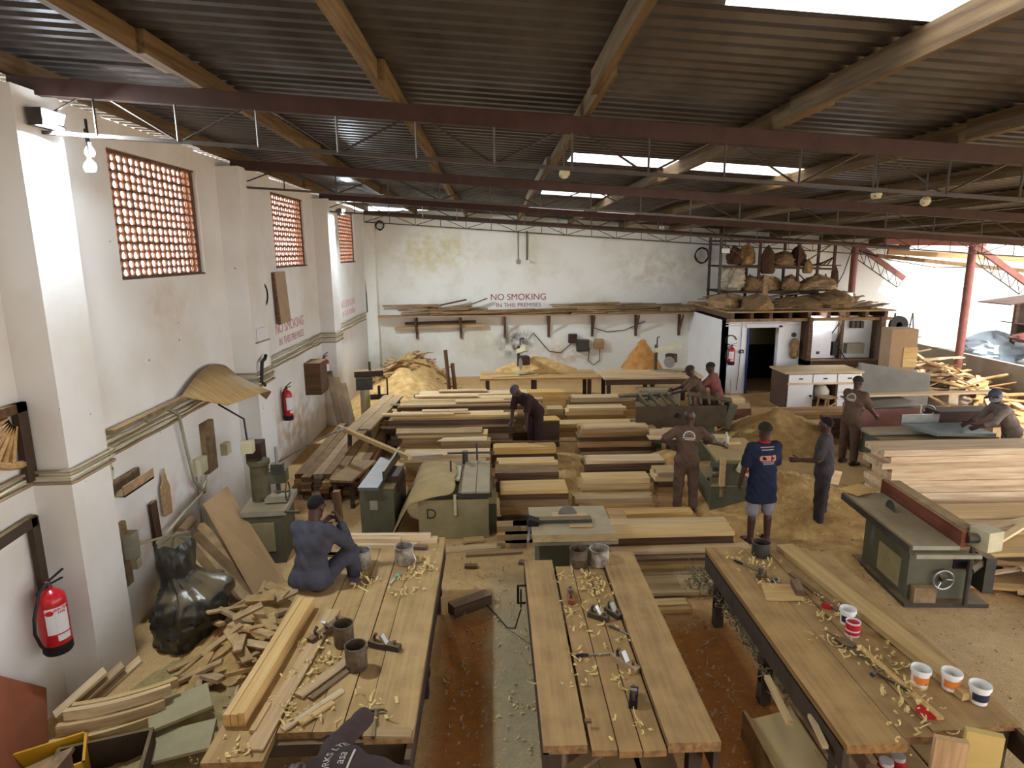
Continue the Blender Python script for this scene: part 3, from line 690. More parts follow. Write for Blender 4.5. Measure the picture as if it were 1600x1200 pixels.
    Hf.ell(hp(0, -.012, .03), (.076, .096, .088), R, .02); Hf.ell(hp(0, .022, -.035), (.06, .068, .078), R, .03); Hf.cap(hp(-.02, .05, -.085), hp(.02, .05, -.085), .026, .026, .025)
    Hf.cap(hp(0, .085, .012), hp(0, .103, -.02), .008, .015, .012); Hf.cap(hp(-.018, .086, -.052), hp(.018, .086, -.052), .012, .012, .01)
    Hf.cap(hp(-.045, .078, .026), hp(.045, .078, .026), .013, .013, .015)
    for s_ in (-1, 1):
        Hf.ell(hp(s_*.078, -.008, -.002), (.013, .024, .034), R, .008); Hf.ell(hp(s_*.032, .1, .004), (.017, .02, .011), R, neg=True)
    Hf.cap(hp(0, -.02, -.06), neck-d2*.02, .055, .058, .03)
    parts.append(Hf.mesh())
    # ---- hands, fine grid
    for i in (0, 1):
        fd = nrm(arms[i][1]); 
        side = nrm(np.cross(fd, np.array([0, 1., 0]) if abs(fd[1]) < .9 else np.array([0, 0, 1.])))
        med = np.array([1. if i == 0 else -1., 0, 0]); pn = nrm(med-fd*(med@fd)) if abs(med@fd) < .9 else nrm(np.cross(fd, (0, 1, .2)))
        tb = np.cross(fd, pn); tb = tb if tb@np.array([0, 1, .3]) > 0 else -tb   # thumb side
        w0 = wr[i]; Hn = Field(w0-.27, w0+.27, .0075); 
        pc = w0+fd*.05
        for q in (-.028, -.009, .011, .03): Hn.cap(w0+fd*.015+tb*q*.6, w0+fd*.09+tb*q, .017, .0145, .014)
        cu = curl[i]
        for q, L_ in ((.034, .072), (.012, .082), (-.011, .076), (-.032, .06)):
            p0 = w0+fd*.092+tb*q; a = cu*.6; r_ = .0105
            for sgm in (.42, .32, .26):
                dd = fd*math.cos(a)+pn*math.sin(a); p1 = p0+dd*L_*sgm; Hn.cap(p0, p1, r_, r_*.9, .004); p0 = p1; a += cu; r_ *= .92
        p0 = w0+fd*.03+tb*.03; dd = nrm(tb*.8+fd*.7+pn*.2)
        p1 = p0+dd*.045; p2 = p1+nrm(tb*.25+fd+pn*(.2+cu*.6))*.035; Hn.cap(p0, p1, .016, .0125, .012); Hn.cap(p1, p2, .012, .0095, .005)
        Hn.cap(w0-fd*.06, w0+fd*.02, .032, .028, .02); parts.append(Hn.mesh())
    link('body', np_mesh('body', parts, M_skin), t)
    for s_ in (-1, 1):
        e = MB().lathe([(.001, -.011), (.008, -.007), (.011, 0), (.008, .007), (.001, .011)], hp(s_*.032, .078, .005), 10).build('eye', M_eye, t, True)
    # ---- clothes
    def wrinkle(V, Q, a):
        n = np.sin(V[:, 2]*38+V[:, 0]*17+np.sin(V[:, 1]*23)*2)*np.sin(V[:, 0]*29-V[:, 1]*21+V[:, 2]*9)
        c = V-np.array([pel[0], pel[1], 0])*1
        cen = V.mean(0); nn = (V-cen); nn[:, 2] = 0; nn /= np.linalg.norm(nn, axis=1)[:, None]+1e-6
        return V+nn*(n*a)[:, None], Q
    if overall:
        T = Field(lo, hi, .015); torso(T, .022)
    else:
        T = Field(lo, hi, .015); torso(T, .024)
        if skirt: T.cap(pel-X*.075-up*skirt, pel+X*.075-up*skirt, .145, .145, .05); T.cap(pel-X*.075-up*skirt*.5, pel+X*.075-up*skirt*.5, .14, .14, .05); T.F = np.maximum(T.F, ((pel[2]-skirt-.02)-(T.lo[2]+T.h*np.arange(T.n[2])))[None, None, :].astype(np.float32))
    T.cap(neck-d2*.05, neck+d2*.02, .075, .07, .03, (neck+d2*.035, d2))
    for i in (0, 1):
        u = nrm(arms[i][0]); 
        if sleeve <= 1: e_ = sh[i]+u*.285*sleeve; T.cap(sh[i], e_+u*.05, .078, .07, .035, (e_, u))
        else:
            T.cap(sh[i], el[i], .076, .062, .035); v = nrm(arms[i][1]); e_ = el[i]+v*.255*(sleeve-1); T.cap(el[i], e_+v*.05, .062, .052, .03, (e_, v))
    def trousers(f):
        for i in (0, 1):
            u = nrm(legs[i][0]); v = nrm(legs[i][1]); f.cap(hip[i], kn[i], .096 if not overall else .108, .084, .045)
            if leg_to <= 1: e_ = kn[i]+v*.40*leg_to*.94; f.cap(kn[i], e_+v*.05, .084, .07 if leg_to > .5 else .085, .03, (e_, v))
    if overall: trousers(T)
    V, Q = T.mesh(); top = link('overalls' if overall else 'shirt', np_mesh('shirt', [wrinkle(V, Q, .006)], c_top), t)
    if not overall:
        G = Field(lo, hi, .015); G.cap(pel-X*.07, pel+X*.07, .112, .112, .04); G.cap(pel, waist-d1*.05, .1, .09, .05); trousers(G)
        V, Q = G.mesh(); link('trousers', np_mesh('trousers', [wrinkle(V, Q, .006)], c_leg), t)
    if collar is not None:
        n_ = 16; cm = MB(); pts = []
        for k in range(n_+1): a = 2*PI*k/n_; pts.append(tuple(neck+d2*.02+X*.072*math.cos(a)+np.cross(d2, X)*.072*math.sin(a)))
        cm.tube(pts, .016, 6).build('collar', collar, t, True)
    for i in (0, 1):
        if feet == 'shoe':
            f = Field(an[i]-.25, an[i]+.25, .012); fd = ft[i]
            f.cap(an[i]-fd*.05-up*.03, an[i]+fd*.14-up*.045, .046, .036, .02); f.cap(an[i]-up*.03, an[i]+up*.03, .045, .042, .02)
            V, Q = f.mesh(); link('shoe', np_mesh('shoe', [(V, Q)], M_shoe), t)
        elif feet == 'sandal':
            f = Field(an[i]-.25, an[i]+.25, .012); fd = ft[i]; b0 = an[i]-up*.065
            f.cap(b0-fd*.05, b0+fd*.17, .035, .042, .01, (b0, up)); V, Q = f.mesh(); link('sandal', np_mesh('sandal', [(V, Q)], M_shoe), t)
    # ---- hair or cap
    f = Field(headc-.19, headc+.19, .0085)
    f.ell(hp(0, -.014, .034), (.081, .101, .091), R, .01)
    ax_ = [f.lo[i]+f.h*np.arange(f.n[i]) for i in range(3)]; PP = np.stack(np.meshgrid(*ax_, indexing='ij'), -1)-headc
    q = PP@R
    f.F = np.maximum(f.F, (.028-q[..., 2]+np.clip(q[..., 1]+.02, 0, 1)*.55-np.clip(-q[..., 1]-.03, 0, .05)*1.2).astype(np.float32))
    if cap is None and bald: pass
    elif cap is None:
        V, Q = f.mesh(); link('hair', np_mesh('hair', [(V, Q)], M_hair), t)
    else:
        f = Field(headc-.22, headc+.22, .009)
        f.ell(hp(0, -.012, .04), (.09, .11, .096), R, .01); f.F = np.maximum(f.F, (.03-q2[..., 2]).astype(np.float32)) if False else f.F
        ax_ = [f.lo[i]+f.h*np.arange(f.n[i]) for i in range(3)]; qq = (np.stack(np.meshgrid(*ax_, indexing='ij'), -1)-headc)@R
        f.F = np.maximum(f.F, (.022-qq[..., 2]).astype(np.float32))
        if cap[1]: f.ell(hp(0, .11, .032), (.07, .075, .012), R, .01)
        V, Q = f.mesh(); link('cap', np_mesh('cap', [(V, Q)], cap[0]), t)
    if mask is not None:
        f = Field(headc-.22, headc+.22, .009); f.ell(hp(0, .03, -.045), (.075, .085, .06), R, .01); f.cap(hp(0, -.04, -.03), hp(0, .0, -.05), .075, .07, .03)
        V, Q = f.mesh(); link('dust_mask', np_mesh('dust_mask', [(V, Q)], mask), t)
    wm = Matrix.Translation(Vector(loc)) @ Euler((0, 0, rz)).to_matrix().to_4x4() @ Matrix.Scale(k_, 4)
    info = dict(neck=neck, chest=chest, d2=d2, X=X, wr=[np.array(wm@Vector(q)) for q in wr], top=top, t=t, pel=pel, waist=waist, el=el, headc=headc)
    return info
def back_print(info, lines, m, cz=-.02, name='back_print'):
    """letters wrapped onto the back of the shirt: lines = (text, size, offset up the spine, arc)"""
    me = info['top'].data; bv = BVHTree.FromPolygons([v.co.copy() for v in me.vertices], [tuple(p.vertices) for p in me.polygons])
    X = Vector(info['X']); d2 = Vector(info['d2']); bk = X.cross(d2)*-1
    bk = bk if bk.y < 0 or (abs(bk.y) < .2 and bk.z > 0) else -bk
    c = Vector(info['chest'])+d2*cz; V = []; Fc = []
    for (s_, size, off, arc) in lines:
        if not isinstance(s_, str):
            for q4 in s_:
                b0 = len(V)
                for (x, y) in q4:
                    p = c+X*x+d2*(y+off); h, n_, i_, d_ = bv.ray_cast(p+bk*.5, -bk); V.append(tuple((h+bk*.004) if h is not None else p+bk*.13))
                Fc.append(tuple(range(b0, b0+len(q4))))
            continue
        cu = bpy.data.curves.new('tmp', 'FONT'); cu.body = s_; cu.size = size; cu.align_x = 'CENTER'; o = bpy.data.objects.new('tmp', cu); COL.objects.link(o)
        bpy.context.view_layer.update(); dg = bpy.context.evaluated_depsgraph_get(); tm = bpy.data.meshes.new_from_object(o.evaluated_get(dg))
        b0 = len(V)
        for v in tm.vertices:
            x, y = v.co.x, v.co.y
            if arc: a = x/arc; x, y = math.sin(a)*(arc+y), math.cos(a)*(arc+y)-arc
            p = c+X*x+d2*(y+off); h, n_, i_, d_ = bv.ray_cast(p+bk*.5, -bk)
            V.append(tuple((h+bk*.004) if h is not None else p+bk*.13))
        Fc += [tuple(i+b0 for i in p.vertices) for p in tm.polygons]
        bpy.data.objects.remove(o); bpy.data.curves.remove(cu); bpy.data.meshes.remove(tm)
    mm = MB(); mm.v = V; mm.f = Fc; mm.build(name, m, info['t'])['kind'] = 'stuff'
def rect(x0, x1, y0, y1, n=4): return [[(x0+(x1-x0)*k/n, y0), (x0+(x1-x0)*(k+1)/n, y0), (x0+(x1-x0)*(k+1)/n, y1), (x0+(x1-x0)*k/n, y1)] for k in range(n)]
def fan_emblem():
    q = []
    for k in range(14): a, b_ = PI*k/14, PI*(k+1)/14; q.append([(.1*math.cos(a), .1*math.sin(a)), (.1*math.cos(b_), .1*math.sin(b_)), (.08*math.cos(b_), .08*math.sin(b_)), (.08*math.cos(a), .08*math.sin(a))])
    for k in range(5): a = PI*(k+.7)/5.4; q.append([(.02*math.cos(a), .02*math.sin(a)), (.07*math.cos(a-.05), .07*math.sin(a-.05)), (.07*math.cos(a+.05), .07*math.sin(a+.05))])
    return q+rect(-.1, .1, -.025, -.008)+rect(-.07, .09, -.05, -.036)
C_brn = cloth('brown_overall_cloth', (104, 82, 68)); C_gry = cloth('grey_overall_cloth', (72, 66, 68)); C_char = cloth('charcoal_work_shirt', (76, 74, 82)); C_plum = cloth('plum_brown_overall', (64, 46, 46))
C_navy = cloth('navy_polo', (40, 44, 64)); C_pale = cloth('faded_denim', (150, 146, 150)); C_jean = cloth('blue_jeans', (46, 54, 74)); C_pink = cloth('dusty_pink_shirt', (140, 84, 76)); C_fore = cloth('dark_jacket_cloth', (78, 64, 62))
C_cap = cloth('olive_cap_cloth', (70, 66, 52)); C_capd = cloth('dark_cap_cloth', (52, 50, 44)); C_grl = cloth('dusty_grey_overall', (136, 122, 112)); C_red = cloth('red_collar_cloth', (196, 40, 50))
M_prt = mat('white_back_print', srgb(206, 196, 180), .8, 0, .2, 20); M_prt2 = mat('orange_back_print', srgb(206, 130, 104), .8, 0, .2, 20)

P1 = person('worker in a charcoal shirt seated on the left workbench holding a wooden block', (-1.93, 6.2, 0), -.3, C_char, C_char, .22, 0, seat=.86,
    legs=[((-.45, .8, -.25), (-.1, -.05, -1)), ((.35, .75, .42), (.1, .1, -1))], arms=[((-.25, .6, -.75), (.55, .7, .5)), ((.3, .55, -.65), (-.55, .35, .95))],
    head_pitch=.25, head_yaw=.05, sleeve=1.9, overall=False, skirt=.03, curl=(.6, .9), hgt=1.78)
w_ = P1['wr'][1]
plank('wooden_mallet', 'upright brown wooden block held by the seated worker', (w_[0]-.02, w_[1]+.05, w_[2]-.02), (w_[0]-.03, w_[1]+.05, w_[2]+.32), .07, .07, W_brX, 'block')
P2 = person('worker in a printed dark jacket bent over the front of the left workbench', (-.66, 3.44, 0), PI/2-.12, C_fore, C_fore, 1.28, 0, arms=[((-.3, .4, -.9), (.1, .6, -.8)), ((.95, -.45, .12), (.1, .75, -.7))], head_pitch=1.15, sleeve=1.85, overall=False, skirt=.12, hgt=1.74)
back_print(P2, [('WORKS LTD', .06, .1, .16), ('asa', .08, .01, 0), (rect(-.09, .09, -.03, -.018), 0, 0, 0)], M_prt, .0)
P3 = person('worker in plum-brown overalls bent over boards near the back', (.85, 13.25, 0), 2.25, C_plum, C_plum, .85, 0, arms=[((-.1, .25, -1), (0, .1, -1)), ((.15, .2, -1), (0, .15, -1))], head_pitch=.2, cap=(cloth('grey_knit_cap', (96, 88, 92)), 0), hgt=1.8)
P4 = person('worker in brown overalls with one hand on his hip at the green machine', (3.1, 9.95, 0), -.22, C_brn, C_brn, .12, .3, arms=[((-.8, -.1, -.6), (.75, .15, -.55)), ((.62, .3, -.7), (.75, .45, -.28))], head_yaw=.8, hgt=1.7, sleeve=.95, bald=True)
back_print(P4, [(fan_emblem(), 0, .02, 0)], M_prt, .03)
P5 = person('worker in a navy polo with a red collar and orange back print', (3.86, 8.8, 0), .12, C_navy, C_pale, .04, 0, arms=[((-.22, .12, -1), (-.05, .3, -1)), ((.2, .2, -1), (.0, .75, -.6))], overall=False, skirt=.28, leg_to=.02, collar=C_red, head_yaw=-.15, cap=(C_capd, 0), feet='sandal', hgt=1.79, sag=.02)
back_print(P5, [(sum([rect(-.1+.01*k, .1-.012*(k % 2), y, y+.014, 5) for k, y in enumerate((.13, .095, -.075, -.1))], []), 0, 0, 0)], mat('grey_back_print', srgb(150, 140, 140), .8), .02)
back_print(P5, [(rect(-.11, .04, -.03, .045, 5)+rect(-.12, -.11, -.015, .03, 1)+rect(.055, .11, .02, .045, 2)+rect(.055, .11, -.03, -.008, 2)+rect(.085, .11, -.008, .02, 1), 0, 0, 0)], M_prt2, .0, 'back_logo')
P6 = person('worker in grey overalls standing by the sawdust heap with a pale board', (5.0, 9.25, 0), .95, C_gry, C_gry, .05, 0, arms=[((-.25, .15, -1), (-.1, .9, -.1)), ((.2, -.1, -1), (.1, .15, -1))], head_yaw=.1, hgt=1.74, sleeve=.95)
w_ = P6['wr'][1]; plank('board', 'short pale board held behind by the grey-overalled worker', (w_[0]-.02, w_[1]-.02, w_[2]-.12), (w_[0]+.3, w_[1]+.06, w_[2]-.2), .02, .22, W_palX)
P7 = person('tall worker in brown overalls feeding the green planer on the right', (7.05, 12.2, 0), -1.15, C_brn, C_brn, .14, 0, arms=[((-.2, .5, -.8), (.1, .8, -.5)), ((.2, .4, -.9), (.0, .75, -.65))], cap=(C_capd, 0), hgt=1.76, sleeve=.95)
back_print(P7, [(fan_emblem(), 0, .02, 0)], M_prt, .03)
P8 = person('worker in a cap and dust mask leaning at the far right planer', (9.5, 11.2, 0), 1.35, C_grl, C_grl, .55, 0, arms=[((-.2, .6, -.8), (.2, .8, -.4)), ((.2, .6, -.8), (-.1, .8, -.5))], cap=(cloth('blue_cap_cloth', (88, 96, 120)), 1), mask=C_pale, hgt=1.76, sleeve=1.7)
P9 = person('worker in a green cap stooping behind the dark planer', (4.75, 14.25, 0), 1.35, C_brn, C_jean, .5, 0, arms=[((-.2, .7, -.7), (.2, .8, -.3)), ((.2, .7, -.7), (-.2, .8, -.3))], overall=False, cap=(C_cap, 1), hgt=1.72, skirt=.1)
P10 = person('worker in a pink shirt and blue jeans behind the dark planer', (5.1, 14.3, 0), 1.0, C_pink, C_jean, .3, 0, arms=[((-.2, .7, -.7), (.2, .8, -.3)), ((.2, .5, -.9), (-.2, .8, -.3))], overall=False, cap=(C_capd, 0), hgt=1.74, skirt=.1, leg_to=.5, legs=[((-.1, .25, -1), (-.03, -.2, -1)), ((.15, .1, -1), (.05, -.25, -1))])

# ================================================================== TIMBER STACKS
BX = MB().box((0, 0, 0), (1, 1, 1))
UNIT = {}
def unit(m):
    if m.name not in UNIT: UNIT[m.name] = BX.mesh('plank', m)
    return UNIT[m.name]
def board(x0, x1, y0, y1, z0, z1, m, label, group=None, rz=0, name='plank', cat='plank'):
    """one sawn board; boards of a material share a mesh with the grain kept at real scale by a bevel-free box"""
    o = MB().b2((-(x1-x0)/2, -(y1-y0)/2, -(z1-z0)/2), ((x1-x0)/2, (y1-y0)/2, (z1-z0)/2)).build(name, m)
    o.location = ((x0+x1)/2, (y0+y1)/2, (z0+z1)/2); o.rotation_euler = (0, 0, rz)
    return tag(o, label, cat, group)
def stack(where, x0, x1, y0, dep, z0, spec, jit=.05, jy=.03, top=None, group=None):
    """spec: bottom to top (thickness, material); boards are stickered by a few mm"""
    z = z0
    for i, (th, m) in enumerate(spec):
        last = i == len(spec)-1
        a, b_ = x0+random.uniform(-jit, jit), x1+random.uniform(-jit, jit); yy = y0+random.uniform(-jy, jy)
        fr_ = len(spec)-1-i; od = ['top', 'second', 'third', 'fourth', 'fifth', 'sixth', 'seventh', 'eighth', 'ninth'][fr_]; od = ('top board' if fr_ == 0 else od+' board down'); lab = od+' in the stack '+where
        if m in (W_palX,) or th > .09 or dep < .25: board(a, b_, yy, yy+dep, z, z+th-.004, m, lab, None if (last and top) else group or 'boards in the stack '+where, random.uniform(-.006, .006))
        elif th >= .095:
            for h_ in (0, 1):
                board(a+random.uniform(-jit, jit)*1.2, b_+random.uniform(-jit, jit)*1.2, yy+random.uniform(-.05, .05), yy+dep, z+th/2*h_, z+th/2*(h_+1)-random.uniform(.006, .018), random.choice((m, m, m, W_tanX, W_pineX, W_brX)), ('lower ' if not h_ else 'upper ')+od+' in the stack '+where, group or 'boards in the stack '+where, random.uniform(-.004, .004))
        else:
            d2_ = dep*random.uniform(.45, .55)
            board(a, b_, yy, yy+d2_-.006, z, z+th-.004, m, lab, None if (last and top) else group or 'boards in the stack '+where, random.uniform(-.003, .003))
            board(a+random.uniform(-jit, jit), b_+random.uniform(-jit, jit), yy+d2_, yy+dep, z, z+th-.004-.003*(i % 2), m, 'rear '+od+' in the stack '+where, group or 'boards in the stack '+where)
        z += th
    return z
p_, t_, d_, l_ = W_pineX, W_tanX, W_brX, W_palX
stack('nearest behind the machine marked D', -2.0, -.22, 13.0, .42, 0, [(.06, t_), (.12, t_), (.06, p_), (.1, t_), (.13, t_), (.06, p_), (.05, t_)], .08)
stack('forming the second row behind machine D', -2.35, .35, 13.62, .42, 0, [(.12, d_), (.12, t_), (.12, t_), (.14, d_), (.06, t_), (.12, d_), (.05, t_), (.05, p_)], .15, .03)
stack('forming the third row behind machine D', -2.1, 1.0, 14.2, .45, 0, [(.2, d_), (.2, t_), (.13, t_), (.1, t_), (.12, p_), (.08, d_), (.05, t_)], .2, .03)
stack('forming the fourth row behind machine D', -1.9, .95, 14.85, .45, 0, [(.25, t_), (.25, t_), (.14, t_), (.1, d_), (.06, t_), (.05, p_)], .2, .03)
stack('forming the farthest left row before the back wall', -1.75, .7, 15.6, .5, 0, [(.3, t_), (.25, d_), (.1, t_), (.09, d_), (.06, l_)], .2, .03)
# loose boards on those rows
for k, (x0, x1, y, z, m, lb) in enumerate([(-2.45, -.9, 13.55, .8, p_, 'long pale board overhanging the left end of the second row'), (-1.6, -.6, 13.75, .82, l_, 'short cream board on the second row'),
    (-.9, .45, 14.3, .9, p_, 'pale thin board on the third row'), (-1.9, -.4, 15.0, .87, l_, 'bright board at the left of the fourth row'), (-1.4, -.2, 15.8, .82, l_, 'brightest short board on the farthest left row'), (.2, 1.1, 14.4, .9, l_, 'pinkish board behind the bent worker')]):
    board(x0, x1, y, y+.16, z, z+.035, m, lb, None, .02*(k % 3-1))
stack('of yellow beams beside the bent worker', -.12, 1.22, 12.35, .4, 0, [(.12, d_), (.1, d_), (.08, d_)], .03)
board(-.05, 1.2, 12.3, 12.55, .3, .44, W_hon, 'thick yellow beam on top of the dark stack before the bent worker', None, .01); board(-.02, 1.2, 12.6, 12.8, .3, .38, W_hon, 'rear yellow beam on top of the dark stack before the bent worker', None, -.01)
plank('stick', 'long thin reddish stick lying across the yellow beams', (-.8, 12.85, .42), (1.75, 12.62, .44), .03, .02, W_brX)
m = MB().prism([(-.55, -.1), (-.42, .12), (.45, .17), (.45, -.12)], .02); tag(at(m.build('curved_panel', W_palX), -.62, 12.62, .52), 'round-ended pale panel left of the yellow beams', 'panel')
board(-1.1, -.1, 12.5, 12.8, 0, .515, t_, 'box-like bundle under the round-ended pale panel', None, 0, 'timber_bundle', 'timber')
stack('of pale boards behind the cloth-draped machine', -1.75, -.15, 11.6, .4, 0, [(.2, t_), (.2, t_), (.08, p_), (.06, l_)], .06)
stack('of dark boards right of machine D', .02, 1.1, 11.35, .35, 0, [(.1, d_), (.1, d_), (.08, t_), (.1, d_), (.05, p_)], .05)
stack('of plum-coloured boards right of machine D', -.02, 1.1, 10.75, .38, 0, [(.1, t_), (.08, d_), (.12, d_), (.06, d_), (.1, d_)], .04)
z = stack('with a yellow top beside machine D', .08, 1.15, 9.75, .4, 0, [(.1, d_), (.14, t_), (.12, t_), (.1, d_)], .04)
board(.06, 1.14, 9.72, 10.2, z, z+.06, W_hon, 'bright yellow plank topping the stack right of machine D', None, .015)
for k in range(9): board(.0+.12*(k % 4), .38+.12*(k % 4)+.1*(k % 2), 8.75+.1*(k//3), 8.95+.1*(k//3), .09*(k//3), .085+.09*(k//3), p_ if k % 2 else t_, 'short offcut piled left of the table saw', 'short offcuts left of the table saw', .05*(k % 3-1), 'offcut', 'offcut')
stack('with black middle boards in the central aisle', 1.66, 3.15, 11.35, .4, 0, [(.1, t_), (.08, p_), (.07, d_), (.08, d_), (.05, d_), (.05, l_)], .04)
stack('of green-tinged boards in the central aisle', 1.5, 2.68, 10.65, .36, 0, [(.08, p_), (.08, t_), (.1, p_), (.1, p_)], .05)
stack('lying lowest in the central aisle', 1.35, 2.62, 10.15, .3, 0, [(.09, t_), (.09, p_)], .04)
stack('beside the brown-overalled worker', 2.8, 3.25, 10.6, .4, 0, [(.1, t_), (.1, t_), (.1, d_), (.1, p_), (.07, p_)], .04)
board(1.75, 3.1, 9.25, 9.7, .02, .2, t_, 'thick brown slab on the floor before the brown-overalled worker'); board(2.0, 3.05, 9.35, 9.5, .204, .25, W_hon, 'narrow yellow board lying on the thick brown slab', None, .04)
# the big near stack behind the right bench
z = stack('of dark-edged boards behind the middle workbench', 1.35, 3.2, 8.1, .5, 0, [(.09, d_), (.09, d_), (.09, d_), (.09, d_), (.08, d_)], .03, .015)
board(1.3, 3.22, 8.08, 8.38, z, z+.06, p_, 'near wide pale board topping the dark-edged stack', None, .01); board(1.4, 3.25, 8.39, 8.6, z, z+.055, p_, 'far wide pale board topping the dark-edged stack')
board(1.5, 3.4, 7.88, 8.08, .30, .335, l_, 'pinkish ledge board poking right past the dark-edged stack', None, .015)
stack('low under the pinkish ledge board', 1.65, 3.1, 7.78, .28, 0, [(.05, t_), (.05, l_), (.05, t_), (.05, p_), (.05, t_), (.045, d_)], .05, .03)
stack('of wide boards on the orange floor', 1.68, 2.85, 7.3, .45, 0, [(.04, t_), (.05, p_)], .05, .03)
board(1.7, 2.3, 7.05, 7.2, .01, .05, p_, 'short pale strip on the orange floor', None, .03); board(1.62, 2.3, 6.92, 6.99, .01, .06, W_hon, 'bright narrow strip on the orange floor', None, .02)
stack('near the dark planer', 1.78, 3.35, 13.05, .5, 0, [(.08, t_), (.1, d_), (.12, t_), (.1, d_), (.1, t_), (.09, t_)], .06)
board(1.85, 3.2, 13.0, 13.3, .6, .64, l_, 'cream board topping the stack near the dark planer', None, .03)
stack('low before the rear benches', 1.35, 3.7, 14.5, .4, 0, [(.1, t_), (.1, t_), (.1, p_)], .1)
stack('before the right rear bench', 1.75, 3.15, 15.1, .4, 0, [(.2, t_), (.15, t_), (.1, p_), (.08, p_)], .06)
stack('before the left rear bench', .9, 1.68, 15.2, .4, 0, [(.2, t_), (.15, t_), (.15, p_)], .05)
stack('of long boards at the foot of the rear bench', 1.85, 3.6, 15.85, .4, 0, [(.3, t_), (.2, t_), (.12, p_)], .05)
stack('of yellow boards at the rear bench foot', .55, 1.8, 15.75, .4, 0, [(.35, t_), (.25, W_hon), (.12, W_hon), (.07, W_hon)], .06)
m = MB().prism([(-.3, -.18), (.28, -.12), (.2, .24), (-.22, .2)], .02); tag(at(m.build('plywood_piece', W_hon), 1.15, 13.75, .62), 'square orange plywood piece behind the bent worker', 'plywood')
board(.75, 1.4, 13.6, 14.05, .0, .61, d_, 'dark timber bundle under the square plywood piece', None, 0, 'timber_bundle', 'timber')
# right: the tall pale stack and what lies before it
pale = [W_palX]*8
stack('of tall pale planks on the right', 6.3, 10.2, 9.75, .55, .12, [(.105, W_palX)]*9, .1, .02)
board(6.2, 10.2, 9.7, 10.3, 0, .1, d_, 'dark bearer under the tall pale planks'); 
for k in range(10): plank('offcut', 'brown offcut at the left end of the tall pale stack', (5.9+.05*k, 10.1+.08*(k % 4), .05+.05*(k//2)), (6.35+.03*k, 10.5+.1*(k % 3), .06+.05*(k//2)), .12, .06, W_off, 'offcut', 'offcuts beside the tall pale stack')
stack('of wide planks before the tall pale stack', 6.2, 9.4, 9.0, .5, 0, [(.06, l_), (.07, p_), (.06, l_), (.07, p_)], .2, .06)
stack('of leaning planks right of the right table saw', 6.5, 9.2, 8.4, .45, 0, [(.05, p_), (.06, t_), (.07, p_), (.05, l_)], .25, .06)
stack('of brown boards behind the right table saw', 6.3, 9.0, 7.75, .45, 0, [(.06, d_), (.06, t_), (.07, d_), (.06, p_)], .2, .06)
for k, (p, q, wd, m, lb) in enumerate([((6.9, 8.45, .28), (8.6, 8.9, .3), .16, l_, 'pinkish board skewed on the right plank pile'), ((6.55, 7.85, .3), (7.6, 8.5, .32), .1, p_, 'short pale board skewed beside the right table saw motor'), ((6.1, 7.6, .03), (7.3, 6.2, .03), .12, d_, 'long dark board on the floor right of the right table saw'), ((6.5, 6.6, .05), (7.6, 6.1, .06), .1, l_, 'white painted strip at the right edge'), ((6.6, 6.3, .1), (7.7, 5.7, .1), .14, p_, 'pale board at the lower right edge'), ((6.3, 5.9, .03), (7.6, 5.2, .03), .2, t_, 'brown board at the lower right edge'), ((6.6, 5.3, .03), (7.4, 4.8, .05), .12, d_, 'dark board at the lower right edge')]):
    plank('board', lb, p, q, wd, .04, m)
for k in range(16): plank('offcut', 'small offcut scattered at the lower right', (6.2+.1*(k % 8)+random.uniform(0, .3), 5.4+.09*k, .03+.01*(k % 3)), (6.7+.1*(k % 8), 5.2+.1*k+random.uniform(0, .3), .05), random.uniform(.04, .1), .035, W_off, 'offcut', 'offcuts at the lower right')
# left: long boards running away from the camera along the left wall
def stackY(where, x0, dx, n, y0, y1, z0, rows, m):
    for r_ in range(rows):
        for k in range(n):
            m_ = m if (r_+k) % 3 else W_tanY
            board(x0+dx*k, x0+dx*(k+1)-.008, y0+random.uniform(-.25, .1), y1+random.uniform(-.3, .3), z0+.09*r_, z0+.09*r_+.085, m_, ['first', 'second', 'third', 'fourth', 'fifth', 'sixth', 'seventh'][k]+' board from the wall, '+['bottom', 'second', 'middle', 'fourth', 'top'][r_]+' layer of the heap '+where, 'boards in the heap '+where, random.uniform(-.01, .01))
stackY('behind the mortiser', -3.55, .17, 7, 10.9, 14.2, 0, 5, W_brY)
for k in range(3): plank('board', ['leftmost', 'middle', 'rightmost'][k]+' brown board leaning on the third pier', (-3.45+.14*k, 14.3, .02), (-4.0+.16*k, 15.5, 1.45-.15*k), .14, .03, W_brX)
# trestle bench with a worn top between mortiser and rows
t = thing('trestle_bench', 'narrow trestle bench with worn grey boards near the left wall', 'bench', (-2.62, 13.9, 0), -.08)
for k in range(2): MB().b2((-.24+.25*k, -1.6+.2*k, .78), (.0+.25*k, 1.7-.1*k, .82)).build('top_board', W_tanY, t)
for yy in (-1.3, 1.3):
    for xx in (-.2, .2): MB().bar((xx*1.2, yy, 0), (xx, yy, .78), .07, .07).build('leg', W_dark, t)
    MB().b2((-.22, yy-.03, .3), (.22, yy+.03, .36)).build('cross_rail', W_dark, t)
plank('beam', 'pale beam sloping from the trestle down to the cloth-draped machine', (-2.98, 12.0, 1.0), (-1.42, 10.25, .93), .07, .07, W_pineX, 'beam')

